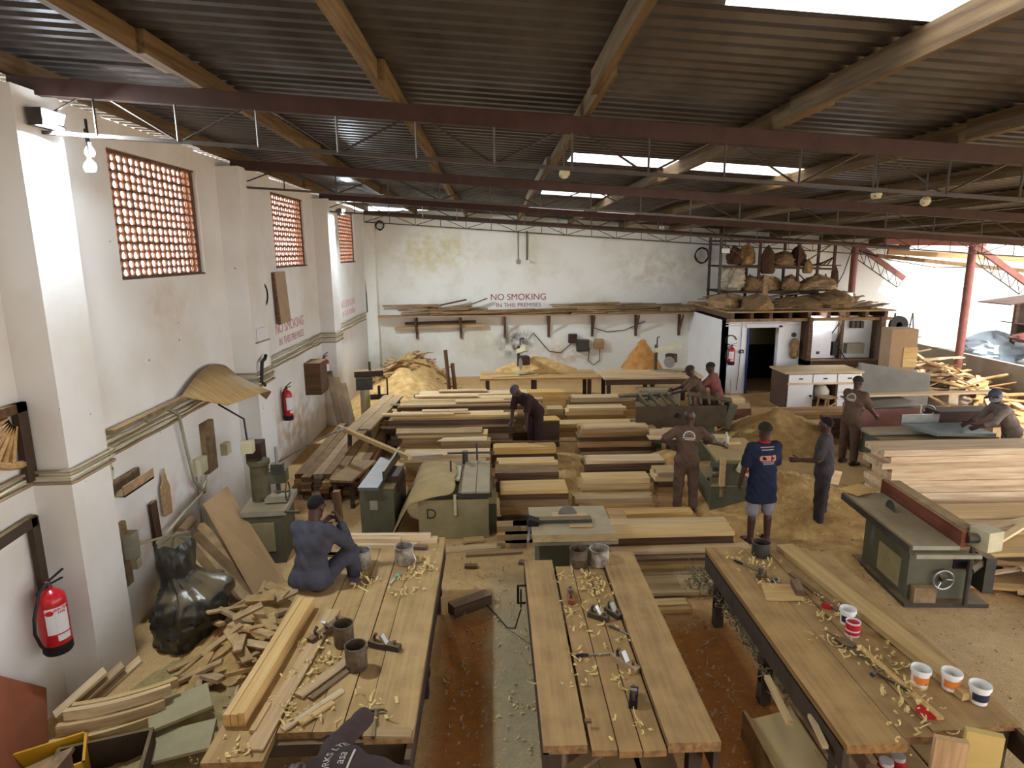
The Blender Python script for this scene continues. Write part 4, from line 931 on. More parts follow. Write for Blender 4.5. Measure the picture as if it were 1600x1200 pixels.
# ================================================================== HEAPS OF SAWDUST AND OFFCUTS
def heap(label, cx, cy, rx, ry, h, m, seed, cat='sawdust', z=0.):
    n = 40; g = np.linspace(-1, 1, n); A, B_ = np.meshgrid(g, g); r = np.sqrt(A*A+B_*B_)
    nn = vnoise(A*3+seed, B_*3+5, 1.3, seed)*.5+vnoise(A*3, B_*3, 4, seed+1)*.25
    H_ = np.clip((1-r)*(1.0+.5*(nn-.35)), 0, 1)**.85*h+(vnoise(A*3, B_*3, 14, seed)-.5)*.03*(r < .95)
    o = MB(); o.v = [(a*rx, b_*ry, zz) for a, b_, zz in zip(A.ravel(), B_.ravel(), H_.ravel())]
    o.f = [(j*n+i, j*n+i+1, (j+1)*n+i+1, (j+1)*n+i) for j in range(n-1) for i in range(n-1) if r[j, i] < 1.02 or r[j+1, i+1] < 1.02]
    ob = o.build('sawdust_heap', m, None, True); ob.location = (cx, cy, z-.01); tag(ob, label, cat, None, 'stuff'); return ob
heap('tall sawdust heap before the white cabinet', 6.35, 13.9, 1.5, 1.5, .75, M_saw, 1)
heap('wide shavings heap around the grey-overalled worker', 4.9, 10.3, 1.7, 1.6, .5, M_saw, 2)
heap('low sawdust patch before the grey-overalled worker', 4.9, 8.4, 1.0, .6, .08, M_saw, 3)
heap('big sawdust heap in the far left corner', -2.6, 18.2, 1.6, 3.2, 1.0, M_saw, 4)
heap('small golden sawdust heap under the dark planer', 3.45, 12.3, .75, .6, .35, M_saw, 5)
heap('sawdust ridge in the central aisle', 1.38, 12.2, .45, 1.9, .1, M_saw, 6)
heap('sawdust heap on the left of the rear bench', 1.2, 18.4, 1.2, .5, .4, M_saw, 7, z=.88)
heap('pointed sawdust heap against the back wall by the radial saw', 4.3, 18.5, .6, .4, .85, M_sawo, 8, z=.88)
heap('low shavings drift along the left wall floor', -2.9, 5.2, .9, 1.5, .16, mat('pale_shavings_drift', srgb(176, 152, 100), .95, 0, .35, 14, None, .6), 9)
def pile(where, cx, cy, rx, ry, h, n, L_, m, seed, wd=(.05, .12), z0=0., box=(-4.1, 30), stuff=False):
    R_ = random.Random(seed); mbs = MB()
    for k in range(n):
        a = R_.uniform(0, 2*PI); rr = math.sqrt(R_.random()); x, y = cx+rx*rr*math.cos(a), cy+ry*rr*math.sin(a)
        hz = z0+h*(1-rr)**.85*R_.uniform(.96, 1.12)+.03; l_2 = R_.uniform(*L_)/2; th = R_.uniform(0, PI); tl_ = R_.uniform(-.35, .35)*min(1, (hz-z0)/.15)
        dv = Vector((math.cos(th)*math.cos(tl_), math.sin(th)*math.cos(tl_), math.sin(tl_)))*l_2; x = min(max(x, box[0]+abs(dv.x)), box[1]-abs(dv.x)); y = min(y, 22.0-abs(dv.y)); c = Vector((x, y, hz+abs(dv.z)*.4))
        if stuff: mbs.bar(c-dv, c+dv, R_.uniform(*wd), R_.uniform(.02, .04)); continue
        plank('offcut', 'wood offcut heaped '+where, c-dv, c+dv, R_.uniform(*wd), R_.uniform(.02, .04), m, 'offcut', 'offcuts '+where, R_.uniform(-.4, .4))
    if stuff: tag(mbs.build('offcut_heap', m), 'tangled mass of offcuts '+where, 'offcuts', None, 'stuff')
heap('dusty core of the offcut pile in the far corner', -2.7, 20.6, 1.5, 1.3, 1.2, M_saw, 11)
pile('in the far left corner of the shed', -2.65, 20.4, 1.4, 1.2, 1.25, 75, (.3, .9), W_off, 3)
heap('dusty core of the offcut pile under the leaning board', -2.75, 6.7, .7, 1.3, .35, M_saw, 12)
pile('between the black cover and left workbench', -2.75, 6.5, .62, 1.15, .45, 44, (.25, .65), W_off, 4)

# ================================================================== MACHINES
def blade(mb, c, r, n=36, ax='y', th=.003):
    pts = []
    for k in range(n*2): a = PI*k/n; rr = r*(1 if k % 2 else .93); pts.append((rr*math.cos(a), rr*math.sin(a)))
    mb.prism(pts, th, rotm(PI/2, 0, 0) if ax == 'y' else rotm(PI/2, 0, PI/2), c); return mb
# table saw behind the middle bench
t = thing('table_saw', 'dusty grey table saw behind the middle workbench', 'saw', (.93, 7.7, 0))
MB().b2((-.5, -.54, .80), (.52, .54, .85)).build('table_top', M_gtop, t); MB().b2((-.5, -.56, .845), (.52, -.36, .856)).build('front_board', W_offd, t)
MB().b2((-.42, -.45, 0), (.44, .45, .8)).build('cabinet', M_green2, t); MB().b2((-.2, .18, .85), (.25, .34, .853)).build('blade_insert', W_palX, t)
blade(MB(), (0, .28, .84), .13).build('blade', M_steel, t); MB().b2((-.42, -.02, .851), (.28, .1, .9)).build('rip_fence', M_iron, t)
MB().bar((-.56, -.5, .83), (-.5, .1, .83), .03, .03).build('guide_rail', M_steel, t); MB().box((-.47, -.02, .88), (.14, .16, .09), (0, .3, 0)).build('fence_head', M_black, t); MB().b2((-.02, -.16, .857), (.27, -.12, .872)).build('push_stick', W_pineX, t)
# machine marked D with a cloth
t = thing('combination_machine', 'grey-green combination machine marked D with a cloth over it', 'machine', (-.62, 9.55, 0))
MB().b2((-.55, -.42, 0), (.5, .5, .62)).build('cabinet', M_green, t); MB().b2((.5, -.3, .02), (.62, .4, .5)).build('side_guard', M_green2, t)
MB().b2((-.5, -.4, .62), (.5, 1.2, .68)).build('bed', M_iron, t)
for xa, xb in ((.1, .31), (.32, .52)): MB().b2((xa, -.48, .74), (xb, .95, .77)).build('sliding_table', M_gtop, t)
MB().b2((.05, -.44, .66), (.55, .9, .735)).build('table_support', M_iron, t)
MB().b2((-.15, .1, .72), (.05, .75, .76)).build('spindle_cover', M_cream, t)
sp_ = MB(); sp_.tube([(-.2, 1.0, .9), (.6, 1.0, .9)], .02, 8); sp_.tube([(-.1, .3, .7), (-.1, .3, 1.0)], .015, 8); sp_.tube([(.3, 1.0, .7), (.3, 1.0, 1.08)], .015, 8); sp_.tube([(.1, .95, .72), (.1, .95, .95)], .05, 10); sp_.build('guide_rods', M_iron, t)
MB().box((0, -.44, .55), (.04, .03, .32)).build('stop_lever', M_cream, t)
text('D', .22, mat('dark_brush_paint', srgb(70, 56, 40), .8), t, (-.36, -.425, .4), (PI/2, 0, 0), .002)
cl = MB(); n = 16
prof_c = [(-.62, -.1, .02), (-.72, -.05, .18), (-.6, .05, .5), (-.5, .1, .80), (-.35, .2, .84), (-.1, .2, .83), (.0, .1, .78)]
vs = []
for i in range(9):
    v = i/8
    for j, (x, y, zz) in enumerate([(-1.0+.1*v, 0, .02+.25*v), (-.86, 0, .3), (-.7, 0, .62), (-.6, 0, .82), (-.42, 0, .85), (-.2, 0, .845), (-.02, 0, .80)]):
        fy = -.38+1.15*v; drop = 0
        if i == 0 and j >= 3: drop = .16*(1-(j-3)/4)+.05
        vs.append((x+.03*math.sin(i*1.7+j), fy-(.1 if i == 0 else 0), max(.02, zz-drop+.015*math.sin(i*2.1+j*1.3))))
cl.add(vs, [(i*7+j, i*7+j+1, (i+1)*7+j+1, (i+1)*7+j) for i in range(8) for j in range(6)])
co = cl.build('dust_cloth', mat('dusty_canvas', srgb(188, 164, 116), .95, 0, .25, 3, None, .3), None, True); co.location = (-.62, 9.55, 0)
sm = co.modifiers.new('s', 'SUBSURF'); sm.levels = sm.render_levels = 2; so = co.modifiers.new('t', 'SOLIDIFY'); so.thickness = .008
tag(co, 'beige canvas cloth draped over the machine marked D', 'cloth')
# jointer
t = thing('jointer', 'jointer with a slate-blue table left of the machine marked D', 'machine', (-1.85, 9.9, 0), -.06)
MB().b2((-.2, -.55, 0), (.32, .4, .74)).build('cabinet', M_green2, t); MB().box((-.02, 0, .8), (.3, 1.45, .05)).build('table_top', mat('slate_blue_table', srgb(98, 102, 108), .5, .3, .2, 4, dust=.2), t)
MB().b2((.14, -.45, .82), (.17, .75, .98)).build('fence', M_iron, t); MB().b2((.17, -.3, .6), (.34, .2, .85)).build('rusty_guard', M_rust, t); MB().b2((-.05, -.555, .4), (.07, -.55, .55)).build('vent_plate', M_gtop, t)
MB().tube([(.2, .6, .86), (.9, .75, .86)], .014, 8).build('rod', M_steel, t)
# mortiser at the left wall
t = thing('mortiser', 'old green mortising machine with a lever by the left wall', 'machine', (-3.25, 8.85, 0), .1)
MB().b2((-.28, -.4, 0), (.25, .35, .72)).build('cabinet', M_green2, t); MB().box((-.02, -.41, .4), (.3, .02, .42)).build('door', M_green, t)
MB().box((0, 0, .75), (.6, .85, .07)).build('base_plate', M_gtop, t)
MB().lathe([(.13, .75), (.13, 1.3), (.15, 1.32), (.15, 1.38), (.05, 1.38), (.05, 1.3)], (-.12, .05, 0), 18).build('column', mat('grimy_olive_casting', srgb(112, 100, 74), .7, .1, .4, 5, None, .1), t, True); pts = [(.3, -.2+.13*math.cos(2*PI*k/16), .98+.13*math.sin(2*PI*k/16)) for k in range(17)]; MB().tube(pts, .012, 6).build('feed_wheel', M_iron, t); MB().tube([(.12, -.2, .98), (.32, -.2, .98)], .015, 8).build('feed_shaft', M_iron, t); MB().box((-.22, -.05, 1.62), (.16, .14, .18)).build('starter_box', M_cream, t); MB().tube([(-.22, -.05, 1.7), (-.25, 0, 2.0), (-.6, .1, 2.2)], .014, 6).build('supply_cable', M_black, t); MB().box((.16, -.08, 1.28), (.16, .12, .16)).build('gear_housing', M_iron, t); MB().tube([(.16, -.08, 1.36), (.16, -.08, 1.6)], .02, 8).build('depth_rod', M_steel, t)
MB().box((-.2, .25, 1.45), (.22, .25, .3)).build('motor', M_rust, t); MB().box((.12, .1, 1.12), (.25, .2, .18)).build('head', M_green2, t)
MB().tube([(.12, .05, 1.05), (.12, .05, .85)], .03, 10).build('chisel_holder', M_iron, t); MB().tube([(.1, .1, 1.3), (.45, .5, 1.42), (.85, .95, 1.5)], .013, 8).build('lever', M_iron, t); MB().tube([(.85, .95, 1.5), (.98, 1.08, 1.53)], .02, 8).build('lever_grip', M_steel, t)
MB().box((.12, .0, .84), (.3, .35, .06)).build('work_table', M_gtop, t); MB().tube([(.3, -.45, .78), (.5, -.5, .78)], .02, 8).build('hand_crank', M_iron, t)
# second machine by the third pier
t = thing('pillar_drill', 'dark pillar drill beside the third pier', 'machine', (-3.25, 15.9, 0), .2)
MB().lathe([(.28, 0), (.28, .1), (.12, .14), (.12, .95), (.1, .95)], (0, 0, 0), 16).build('column', M_cream, t, True); MB().box((0, -.05, 1.1), (.4, .5, .3)).build('motor', M_iron, t); MB().box((.12, -.05, 1.33), (.7, .34, .14)).build('head_cover', W_dark, t)
MB().tube([(.15, -.1, 1.4), (.15, -.1, 1.62)], .03, 8).build('belt_post', M_iron, t); MB().box((.35, -.1, .72), (.45, .4, .05)).build('work_table', M_rust, t); MB().tube([(.35, -.1, .72), (.35, -.1, 1.0)], .035, 8).build('spindle', M_iron, t)
MB().tube([(.55, -.2, .75), (.55, -.2, 1.2)], .02, 8).build('guide', M_iron, t)
# dark planer in the middle
t = thing('surface_planer', 'long dark cast-iron planer with angled ribs in the middle', 'machine', (4.0, 13.6, 0))
MB().b2((-1.0, -.32, .52), (.95, -.27, .98)).build('front_plate', M_rust if False else mat('brown_cast_iron', srgb(86, 70, 50), .6, .3, .35, 4), t)
MB().b2((-1.0, -.27, .52), (.95, .25, .56)).build('bed_floor', M_iron, t)
MB().add([(-.95, -.25, .95), (-.1, .15, 1.12), (-.1, -.25, .98), (-.95, .3, .98)], [(0, 2, 1, 3)]).build('left_table', M_iron, t)
for s_, xs in ((-1, (-.75, -.5, -.28, -.12)), (1, (.2, .42, .6, .82))):
    for x in xs: MB().bar((x, -.24, .9), (x+.1*s_, .25, 1.05), .05, .24).build('rib', M_iron, t)
MB().bar((-.1, .28, 1.12), (-1.25, .34, 1.08), .2, .05).build('infeed_table', M_iron, t); MB().bar((.25, .25, 1.12), (1.15, -.05, 1.02), .35, .04).build('outfeed_table', M_iron, t)
MB().box((1.05, -.1, .72), (.18, .3, .55), (0, .3, 0)).build('end_casting', M_green2, t)
for xx in (-.6, .55): MB().b2((xx-.2, -.2, 0), (xx+.2, .2, .52)).build('pedestal', M_green2, t)
MB().tube([(-.1, -.3, .78), (-.1, -.4, .78)], .05, 10).build('knob', M_black, t)
MB().bar((1.25, .35, 1.4), (1.1, -.05, 1.04), .012, .03).build('guard_rod', M_steel, t)
t = thing('saw_bench', 'dark low saw bench carrying pale boards before the dark planer', 'bench', (4.05, 12.7, 0))
MB().b2((-.85, -.25, .42), (.75, .2, .5)).build('table_top', M_iron, t); MB().b2((-.5, -.15, 0), (.5, .15, .42)).build('pedestal', M_green2, t)
board(3.1, 4.75, 12.42, 12.68, .503, .53, l_, 'front cream board on the dark low saw bench', None, -.02); board(3.2, 4.3, 12.7, 12.9, .503, .6, W_palX, 'rear pinkish board on the dark low saw bench')
# green thicknesser
t = thing('thicknesser', 'green thicknesser with a hanging cream switch box', 'machine', (3.95, 10.3, 0), -.1)
MB().b2((-.42, -.5, 0), (.4, .5, .48)).build('lower_cabinet', M_green2, t); MB().b2((-.22, -.45, .48), (.42, .45, .85)).build('upper_cabinet', M_green2, t); MB().box((.08, .25, .87), (.8, 1.3, .05)).build('table_top', M_green, t)
MB().tube([(-.35, -.2, .62), (.0, -.2, .62)], .09, 14).build('feed_roller', M_steel, t); MB().b2((-.28, -.5, .3), (-.2, -.42, .95)).build('timber_guide', W_pineY, t)
w_ = MB(); pts = [(-.4+.0, -.3+.14*math.cos(2*PI*k/16), .42+.14*math.sin(2*PI*k/16)) for k in range(17)]; w_.tube(pts, .014, 6); w_.tube([(-.4, -.44, .42), (-.4, -.16, .42)], .01, 6); w_.tube([(-.4, -.3, .28), (-.4, -.3, .56)], .01, 6); w_.build('hand_wheel', M_iron, t)
b_ = MB().box((.1, -.52, .78), (.24, .08, .16), (0, .45, 0)).build('switch_box', M_cream, t); MB().lathe([(.035, 0), (.03, .02), (.001, .022)], (.11, -.56, .77), 12, rotm(PI/2, 0, 0)).build('stop_button', M_rplas, b_)
MB().tube([(.02, -.5, .9), (.1, -.52, .86), (.2, -.5, .92)], .006, 6).build('wire', M_label, t)
t = thing('plastic_bottle', 'brown-bottomed glue bottle standing on the green thicknesser', 'bottle', (3.95, 10.55, .895))
MB().lathe([(.045, 0), (.045, .1)], n=14).build('contents', mat('brown_glue', srgb(176, 110, 60), .4), t, True); MB().lathe([(.046, .1), (.045, .19), (.02, .24), (.018, .29), (.001, .295)], n=14).build('upper_wall', M_cream, t, True)
t = thing('steel_kettle', 'dark blue enamel pan on the far end of the green thicknesser', 'pan', (3.75, 10.85, .895))
MB().lathe([(.1, 0), (.13, .05), (.11, .11), (.03, .13)], n=16).build('pan_body', M_iron, t, True); MB().tube([(-.1, 0, .12), (0, 0, .2), (.1, 0, .12)], .008, 6).build('handle', M_iron, t)
plank('board', 'narrow pale board lying on the table of the green thicknesser', (3.7, 10.75, .91), (4.3, 10.8, .91), .05, .03, W_pineX)
# right table saw
t = thing('table_saw', 'old table saw with a long red-brown fence at the right', 'saw', (5.32, 7.6, 0), -.06)
MB().b2((-.32, -.55, .05), (.38, .5, .72)).build('cabinet', M_green2, t); MB().b2((-.4, -.68, 0), (.6, .62, .05)).build('base_plate', M_iron, t)
MB().b2((-.42, -.75, .78), (.12, .95, .83)).build('table_top', M_gtop, t); MB().b2((-.46, -.75, .74), (-.42, .95, .83)).build('table_edge', M_iron, t); MB().b2((.12, -.7, .76), (.5, .9, .80)).build('rear_table', W_offd, t)
MB().b2((.14, -.72, .8), (.19, 1.05, 1.0)).build('fence', wood('red_brown_fence', (130, 70, 50), (92, 50, 38), 1, .1), t); MB().b2((.2, -.6, .96), (.36, 1.0, 1.0)).build('fence_top', W_offd, t)
blade(MB(), (-.1, .35, .84), .12, ax='x').build('blade', M_iron, t); MB().box((-.2, 1.0, .86), (.45, .3, .012), (0, 0, .5)).build('plywood_flap', W_hon, t)
MB().box((.42, -.72, .92), (.22, .24, .24), (0, 0, .3)).build('motor', M_cream, t); MB().tube([(.2, -.72, .92), (.56, -.72, .92)], .06, 12).build('motor_shaft', M_iron, t)
MB().bar((-.4, -.78, .72), (.35, -.78, .72), .05, .05).build('guide_rail', M_gtop, t)
w_ = MB(); pts = [(.08+.12*math.cos(2*PI*k/18), -.6, .32+.12*math.sin(2*PI*k/18)) for k in range(19)]; w_.tube(pts, .012, 6)
for a in (0, 2.1, 4.2): w_.tube([(.08, -.58, .32), (.08+.12*math.cos(a), -.6, .32+.12*math.sin(a))], .01, 6)
w_.build('hand_wheel', M_steel, t); MB().b2((-.335, -.4, .12), (-.32, .1, .5)).build('access_panel', M_green, t); MB().b2((.2, -.565, .45), (.36, -.55, .6)).build('switch_plate', M_black, t); MB().tube([(.3, -.7, .5), (.62, -.5, .55)], .05, 10).build('motor_pipe', M_iron, t); MB().tube([(.5, -.75, .8), (.5, -.3, .8)], .025, 8).build('adjusting_rod', M_steel, t); MB().box((.58, -.5, .4), (.12, .3, .45)).build('belt_guard', M_iron, t); MB().tube([(.08, -.55, .32), (.08, -.63, .32)], .03, 10).build('hub', M_iron, t)
MB().tube([(.3, -.7, .05), (.3, -.7, .8)], .03, 8).build('strut', M_iron, t); MB().b2((-.28, -.66, .05), (-.02, -.56, .24)).build('switch_housing', W_offd, t)
# right planer with blue-grey tables
t = thing('planer', 'planer with pale blue-grey tables behind the tall pale stack', 'machine', (8.3, 11.7, 0), .02)
MB().b2((-1.1, -.25, .35), (1.2, .35, .72)).build('bed', M_green2, t); MB().b2((-1.15, .0, .74), (.25, .45, .78)).build('infeed_table', M_gtop, t); MB().add([(-.1, -.35, .86), (1.0, -.4, .84), (.75, .15, .92), (-.45, .12, .92), (-.1, -.35, .80), (1.0, -.4, .78), (.75, .15, .86), (-.45, .12, .86)], [(0, 1, 2, 3), (7, 6, 5, 4), (0, 4, 5, 1), (1, 5, 6, 2), (2, 6, 7, 3), (3, 7, 4, 0)]).build('outfeed_table', mat('pale_blue_table', srgb(150, 160, 156), .45, .3, .2, 4), t)
MB().b2((-.45, .18, .9), (.3, .22, 1.08)).build('fence', M_steel, t); MB().b2((.3, .2, .78), (1.7, .6, 1.12)).build('cutter_guard', M_rust, t); MB().b2((-.9, -.2, 0), (1.0, .3, .35)).build('pedestal', M_iron, t)
pts = [(.18+.14*math.cos(2*PI*k/16), .35, 1.12+.1*math.sin(2*PI*k/16)) for k in range(17)]; MB().tube(pts, .012, 6).build('wire_ring', M_steel, t)
MB().tube([(.0, .3, .9), (.0, .3, 1.25)], .012, 6).build('stop_rod', M_cream, t)
t = thing('tool_chest', 'reddish metal chest with a tilted lid behind the right planer', 'chest', (8.35, 13.2, 0))
MB().b2((-.75, -.3, .3), (.55, .35, .95)).build('box', mat('faded_pink_paint', srgb(170, 122, 112), .6, 0, .2, 4), t); MB().add([(-.78, -.33, .96), (.6, -.36, 1.0), (.4, .4, 1.08), (-.8, .4, 1.06), (-.78, -.33, .98), (.6, -.36, 1.02), (.4, .4, 1.1), (-.8, .4, 1.08)], [(0, 3, 2, 1), (4, 5, 6, 7), (0, 1, 5, 4), (1, 2, 6, 5), (2, 3, 7, 6), (3, 0, 4, 7)]).build('lid', M_steel, t); MB().b2((-.6, -.25, 0), (.4, .3, .3)).build('stand', M_iron, t)
plank('board', 'long cream board spanning behind the reddish chest', (7.6, 13.42, 1.12), (10.9, 13.5, 1.14), .22, .04, W_palX)
stack('carrying scraps behind the masked worker', 9.15, 10.6, 13.0, .6, 0, [(.3, d_), (.3, d_), (.2, d_)], .05)
for k in range(9): plank('offcut', 'scrap on the stack behind the masked worker', (9.1+.15*k, 13.1+.08*(k % 4), .83+.03*(k % 2)), (9.6+.12*k, 13.15+.1*(k % 3), .84+.03*(k % 3)), .09, .025, W_off, 'offcut', 'scraps behind the masked worker')
for k in range(5): board(7.2, 8.0, 13.3+.02*k, 13.7, .05+.12*k, .15+.12*k, d_, 'brown board in the low stack beyond the tall worker', 'boards beyond the tall worker')
# rear benches with radial arm saws
t = thing('rear_bench', 'left rear bench of pale boards along the back wall', 'bench', (1.1, 17.8, 0))
for k in range(4): MB().b2((-1.5, -.6+.3*k, .82), (1.75, -.31+.3*k, .87)).build('top_board', W_tanX, t)
for xx in (-1.3, 0, 1.5):
    for yy in (-.45, .45): MB().b2((xx-.05, yy-.05, 0), (xx+.05, yy+.05, .82)).build('leg', W_dark, t)
t = thing('rear_bench', 'right rear bench of pinkish boards along the back wall', 'bench', (4.2, 17.6, 0))
for k in range(3): MB().b2((-1.25, -.6+.4*k, .83), (1.45, -.21+.4*k, .89)).build('top_board', W_palX, t)
MB().b2((-1.2, -.58, .68), (1.4, -.54, .83)).build('apron', W_brX, t)
for xx in (-1.1, .1, 1.2):
    for yy in (-.45, .4): MB().b2((xx-.05, yy-.05, 0), (xx+.05, yy+.05, .83)).build('leg', W_dark, t)
t = thing('steel_box', 'pale grey steel box under the right rear bench', 'box', (4.4, 16.85, 0)); MB().b2((-.55, -.15, 0), (.55, .2, .55)).build('box_body', M_gtop, t); MB().b2((-.57, -.17, .55), (.57, .22, .6)).build('lid', M_gtop, t)
def radial(label, x, y, rz, m1):
    t = thing('radial_arm_saw', label, 'saw', (x, y, .87), rz)
    MB().tube([(0, .2, 0), (0, .2, .75)], .045, 10).build('column', M_iron, t); MB().box((0, -.15, .68), (.12, .75, .12), (-.25, 0, 0)).build('arm', m1, t); MB().box((.02, -.25, .4), (.22, .26, .24)).build('motor', M_rust, t)
    blade(MB(), (-.1, -.25, .3), .17, ax='x').build('blade', M_steel, t); MB().tube([(.05, .2, .75), (.05, .2, .95), (.18, .2, .95)], .018, 8).build('crank', M_black, t); MB().b2((-.2, -.5, 0), (.25, .3, .03)).build('base_plate', M_gtop, t)
radial('radial arm saw with a dark sooty motor on the left rear bench', .75, 18.0, .3, M_cream)
radial('cream radial arm saw on the right rear bench', 4.75, 17.9, .9, M_cream)
board(-.1, 1.2, 17.4, 17.6, .875, .9, p_, 'pale board on the left rear bench', None, .12)
for k, (x, dz) in enumerate([(-1.15, .9), (-.98, .55)]): plank('post_offcut', ['taller', 'shorter'][k]+' brown stick standing upright behind the left rows', (x, 16.6, .02), (x-.12, 16.7, .85+dz), .09, .05, W_brX, 'stick')

# ================================================================== ON THE LEFT WALL
def flood(label, x, y, z, energy, aim):
    t = thing('floodlight', label, 'lamp', (x, y, z), 0)
    MB().b2((-.06, -.14, -.02), (.06, .14, .12)).build('housing', M_iron, t); MB().b2((-.13, -.02, .04), (-.06, .02, .1)).build('bracket', M_iron, t)
    MB().box((.065, 0, .05), (.012, .25, .12), (0, .35, 0)).build('lit_glass', MATS.get('lamp_glow') or emis('lamp_glow', (.75, .88, 1.), 45), t)
    l = bpy.data.lights.new('flood_light', 'AREA'); l.energy = energy; l.size = .25; l.color = (.78, .9, 1.)
    o = bpy.data.objects.new('flood_light', l); COL.objects.link(o); o.parent = t; o.location = (.1, 0, .03); o.rotation_euler = Vector(aim).to_track_quat('-Z', 'Y').to_euler()
    return t
flood('glaring floodlight on top of the nearest pier', -3.78, 5.95, 5.34, 150, (.5, -.05, -.9))
flood('glaring floodlight on the third pier near the far corner', -3.8, 16.9, 5.22, 260, (.6, -.1, -.7))
t = thing('light_bulb', 'bright round bulb hanging beside the nearest floodlight', 'bulb', (-3.78, 6.52, 5.2))
MB().lathe([(.001, -.04), (.035, -.03), (.045, 0), (.035, .035), (.018, .06), (.018, .09)], n=14).build('glass', MATS['lamp_glow'], t, True); MB().tube([(0, 0, .09), (0, 0, .3)], .012, 6).build('holder', M_black, t)
t = thing('light_bulb', 'unlit clear bulb below the bright one on the first truss', 'bulb', (-3.72, 6.4, 5.05))
MB().lathe([(.001, -.06), (.05, -.045), (.062, 0), (.05, .04), (.02, .07), (.02, .1)], n=14).build('glass', mat('frosted_bulb', srgb(196, 206, 214), .2), t, True); MB().tube([(0, 0, .1), (-.04, .05, .35)], .008, 6).build('cord', M_black, t)

def extinguisher(label, x, y, z, h, r, text_lines=True, rz=0, hose=True):
    t = thing('fire_extinguisher', label, 'extinguisher', (x, y, z), rz)
    MB().lathe([(r*.98, .09), (r, .1), (r, h-.1), (r*.92, h-.05), (r*.6, h-.01), (r*.28, h+.01), (r*.28, h+.03), (.001, h+.03)], n=24).build('cylinder', M_ext, t, True)
    MB().lathe([(r*.9, 0), (r*1.0, .02), (r*1.0, .1), (r*.9, .1)], n=24).build('base_cup', M_blk2, t, True)
    MB().tube([(0, 0, h+.02), (0, 0, h+.08)], .025, 10).build('valve', M_iron, t); MB().bar((0, 0, h+.08), (.06, .13, h+.14), .02, .012).build('lever', M_black, t); MB().bar((0, 0, h+.05), (.05, .12, h+.06), .02, .012).build('carry_handle', M_black, t)
    if hose: MB().tube([(0, -.02, h+.06), (-.02, -.1, h+.02), (-.02, -r-.08, h*.72), (-.02, -r-.1, h*.5), (-.02, -r-.05, h*.25), (-.02, -r+.01, h*.1)], .014, 8).build('hose', M_black, t, True)
    def patch(a0, a1, z0, z1, m, nm, off=.002):
        n = 8; v = []
        for zz in (z0, z1):
            for k in range(n+1): a = a0+(a1-a0)*k/n; v.append(((r+off)*math.cos(a), (r+off)*math.sin(a), zz))
        return MB().add(v, [(k, k+1, n+2+k, n+1+k) for k in range(n)]).build(nm, m, t)
    lb_ = patch(-1.45, .1, h*.36, h*.78, M_label, 'paper_label'); patch(-.85, .1, h*.24, h*.34, M_label, 'paper_label')
    if text_lines:
        patch(-.82, -.815, h*.37, h*.77, M_iron, 'label_rule', .003)
        n = 12; pts = [(r*.28*math.cos(2*PI*k/n), r*.2*math.sin(2*PI*k/n)) for k in range(n)]
        a = -1.15; MB().prism(pts, .002, rotm(PI/2, 0, PI/2+a), ((r+.003)*math.cos(a), (r+.003)*math.sin(a), h*.71)).build('red_emblem', M_rplas, t)
        for s_, zz, sz in (('WATER', h*.745, .038), ('TYPE', h*.69, .032)):
            a = -.42; text(s_, sz, M_rplas, t, ((r+.006)*math.cos(a), (r+.006)*math.sin(a), zz), (PI/2, 0, PI/2+a), .001)
    return t
extinguisher('large red water extinguisher on the wall before the nearest pier', -4.02, 5.42, .72, .6, .12)
extinguisher('small red extinguisher on the second pier side', -4.12, 12.62, 1.0, .6, .1, False)
extinguisher('red extinguisher beside the brown wall box', -4.11, 15.55, 1.2, .55, .11, False)
# carved fan bracket
t = thing('fan_bracket', 'carved wooden quarter-fan bracket hung on the left wall', 'bracket', (-4.2, 5.72, 2.95))
MB().b2((0, -.14, -.68), (.05, -.02, .04)).build('post', W_dark, t); MB().b2((0, -.75, -.04), (.05, -.02, .04)).build('top_rail', W_brX, t)
for k in range(7):
    a = .18+k*.18; MB().bar((.02, -.14-.1*math.cos(a), -.05-.1*math.sin(a)), (.02, -.1-.55*math.cos(a), -.04-.45*math.sin(a)), .04, .045, (1, 0, 0)).build('ray', W_tanX, t)
pts = [(.02, -.1-.56*math.cos(.1+k*.14), -.03-.47*math.sin(.1+k*.14)) for k in range(11)]; MB().tube(pts, .035, 6).build('rim', W_tanX, t)
# dark wooden frame, two stiles and a rail
t = thing('wooden_frame', 'dark wooden frame on the wall behind the extinguisher', 'timber', (-4.2, 5.62, 1.0))
MB().b2((0, -.09, 0), (.05, 0, .95)).build('stile', W_dark, t); MB().bar((.025, -.02, .92), (.025, -1.6, .84), .05, .1).build('rail', W_dark, t); MB().b2((0, -1.65, -.1), (.05, -1.56, .9)).build('stile', W_dark, t)
# conduits running the length of the wall
def wire(label, pts, r, m, name='conduit'): return tag(MB().tube(pts, r, 6).build(name, m, None, True), label, 'conduit' if name == 'conduit' else name, 'wiring on the left wall')
pier = [(5.72, 6.32), (10.48, 11.2), (15.85, 16.5)]
def along(z0, off, y0, y1, seed):
    R_ = random.Random(seed); pts = []; y = y0
    while y <= y1:
        if not any(a-.12 < y < b_+.12 for a, b_ in pier): pts.append((-4.21+off, y, z0+R_.uniform(-.012, .012)))
        y += .3
    for a, b_ in pier:
        if a > y0: pts += [(-4.21+off, a-.05, z0), (-3.87+off, a-.04, z0), (-3.86+off, a+.02, z0), (-3.86+off, b_-.02, z0+.004), (-3.87+off, b_+.04, z0), (-4.21+off, b_+.05, z0)]
    # keep the order of travel along the wall, going out and back in round each pier
    key = lambda p: p[1]
    return sorted(pts, key=key)
nm_ = ['topmost', 'second highest', 'third highest', 'fourth highest', 'lowest']
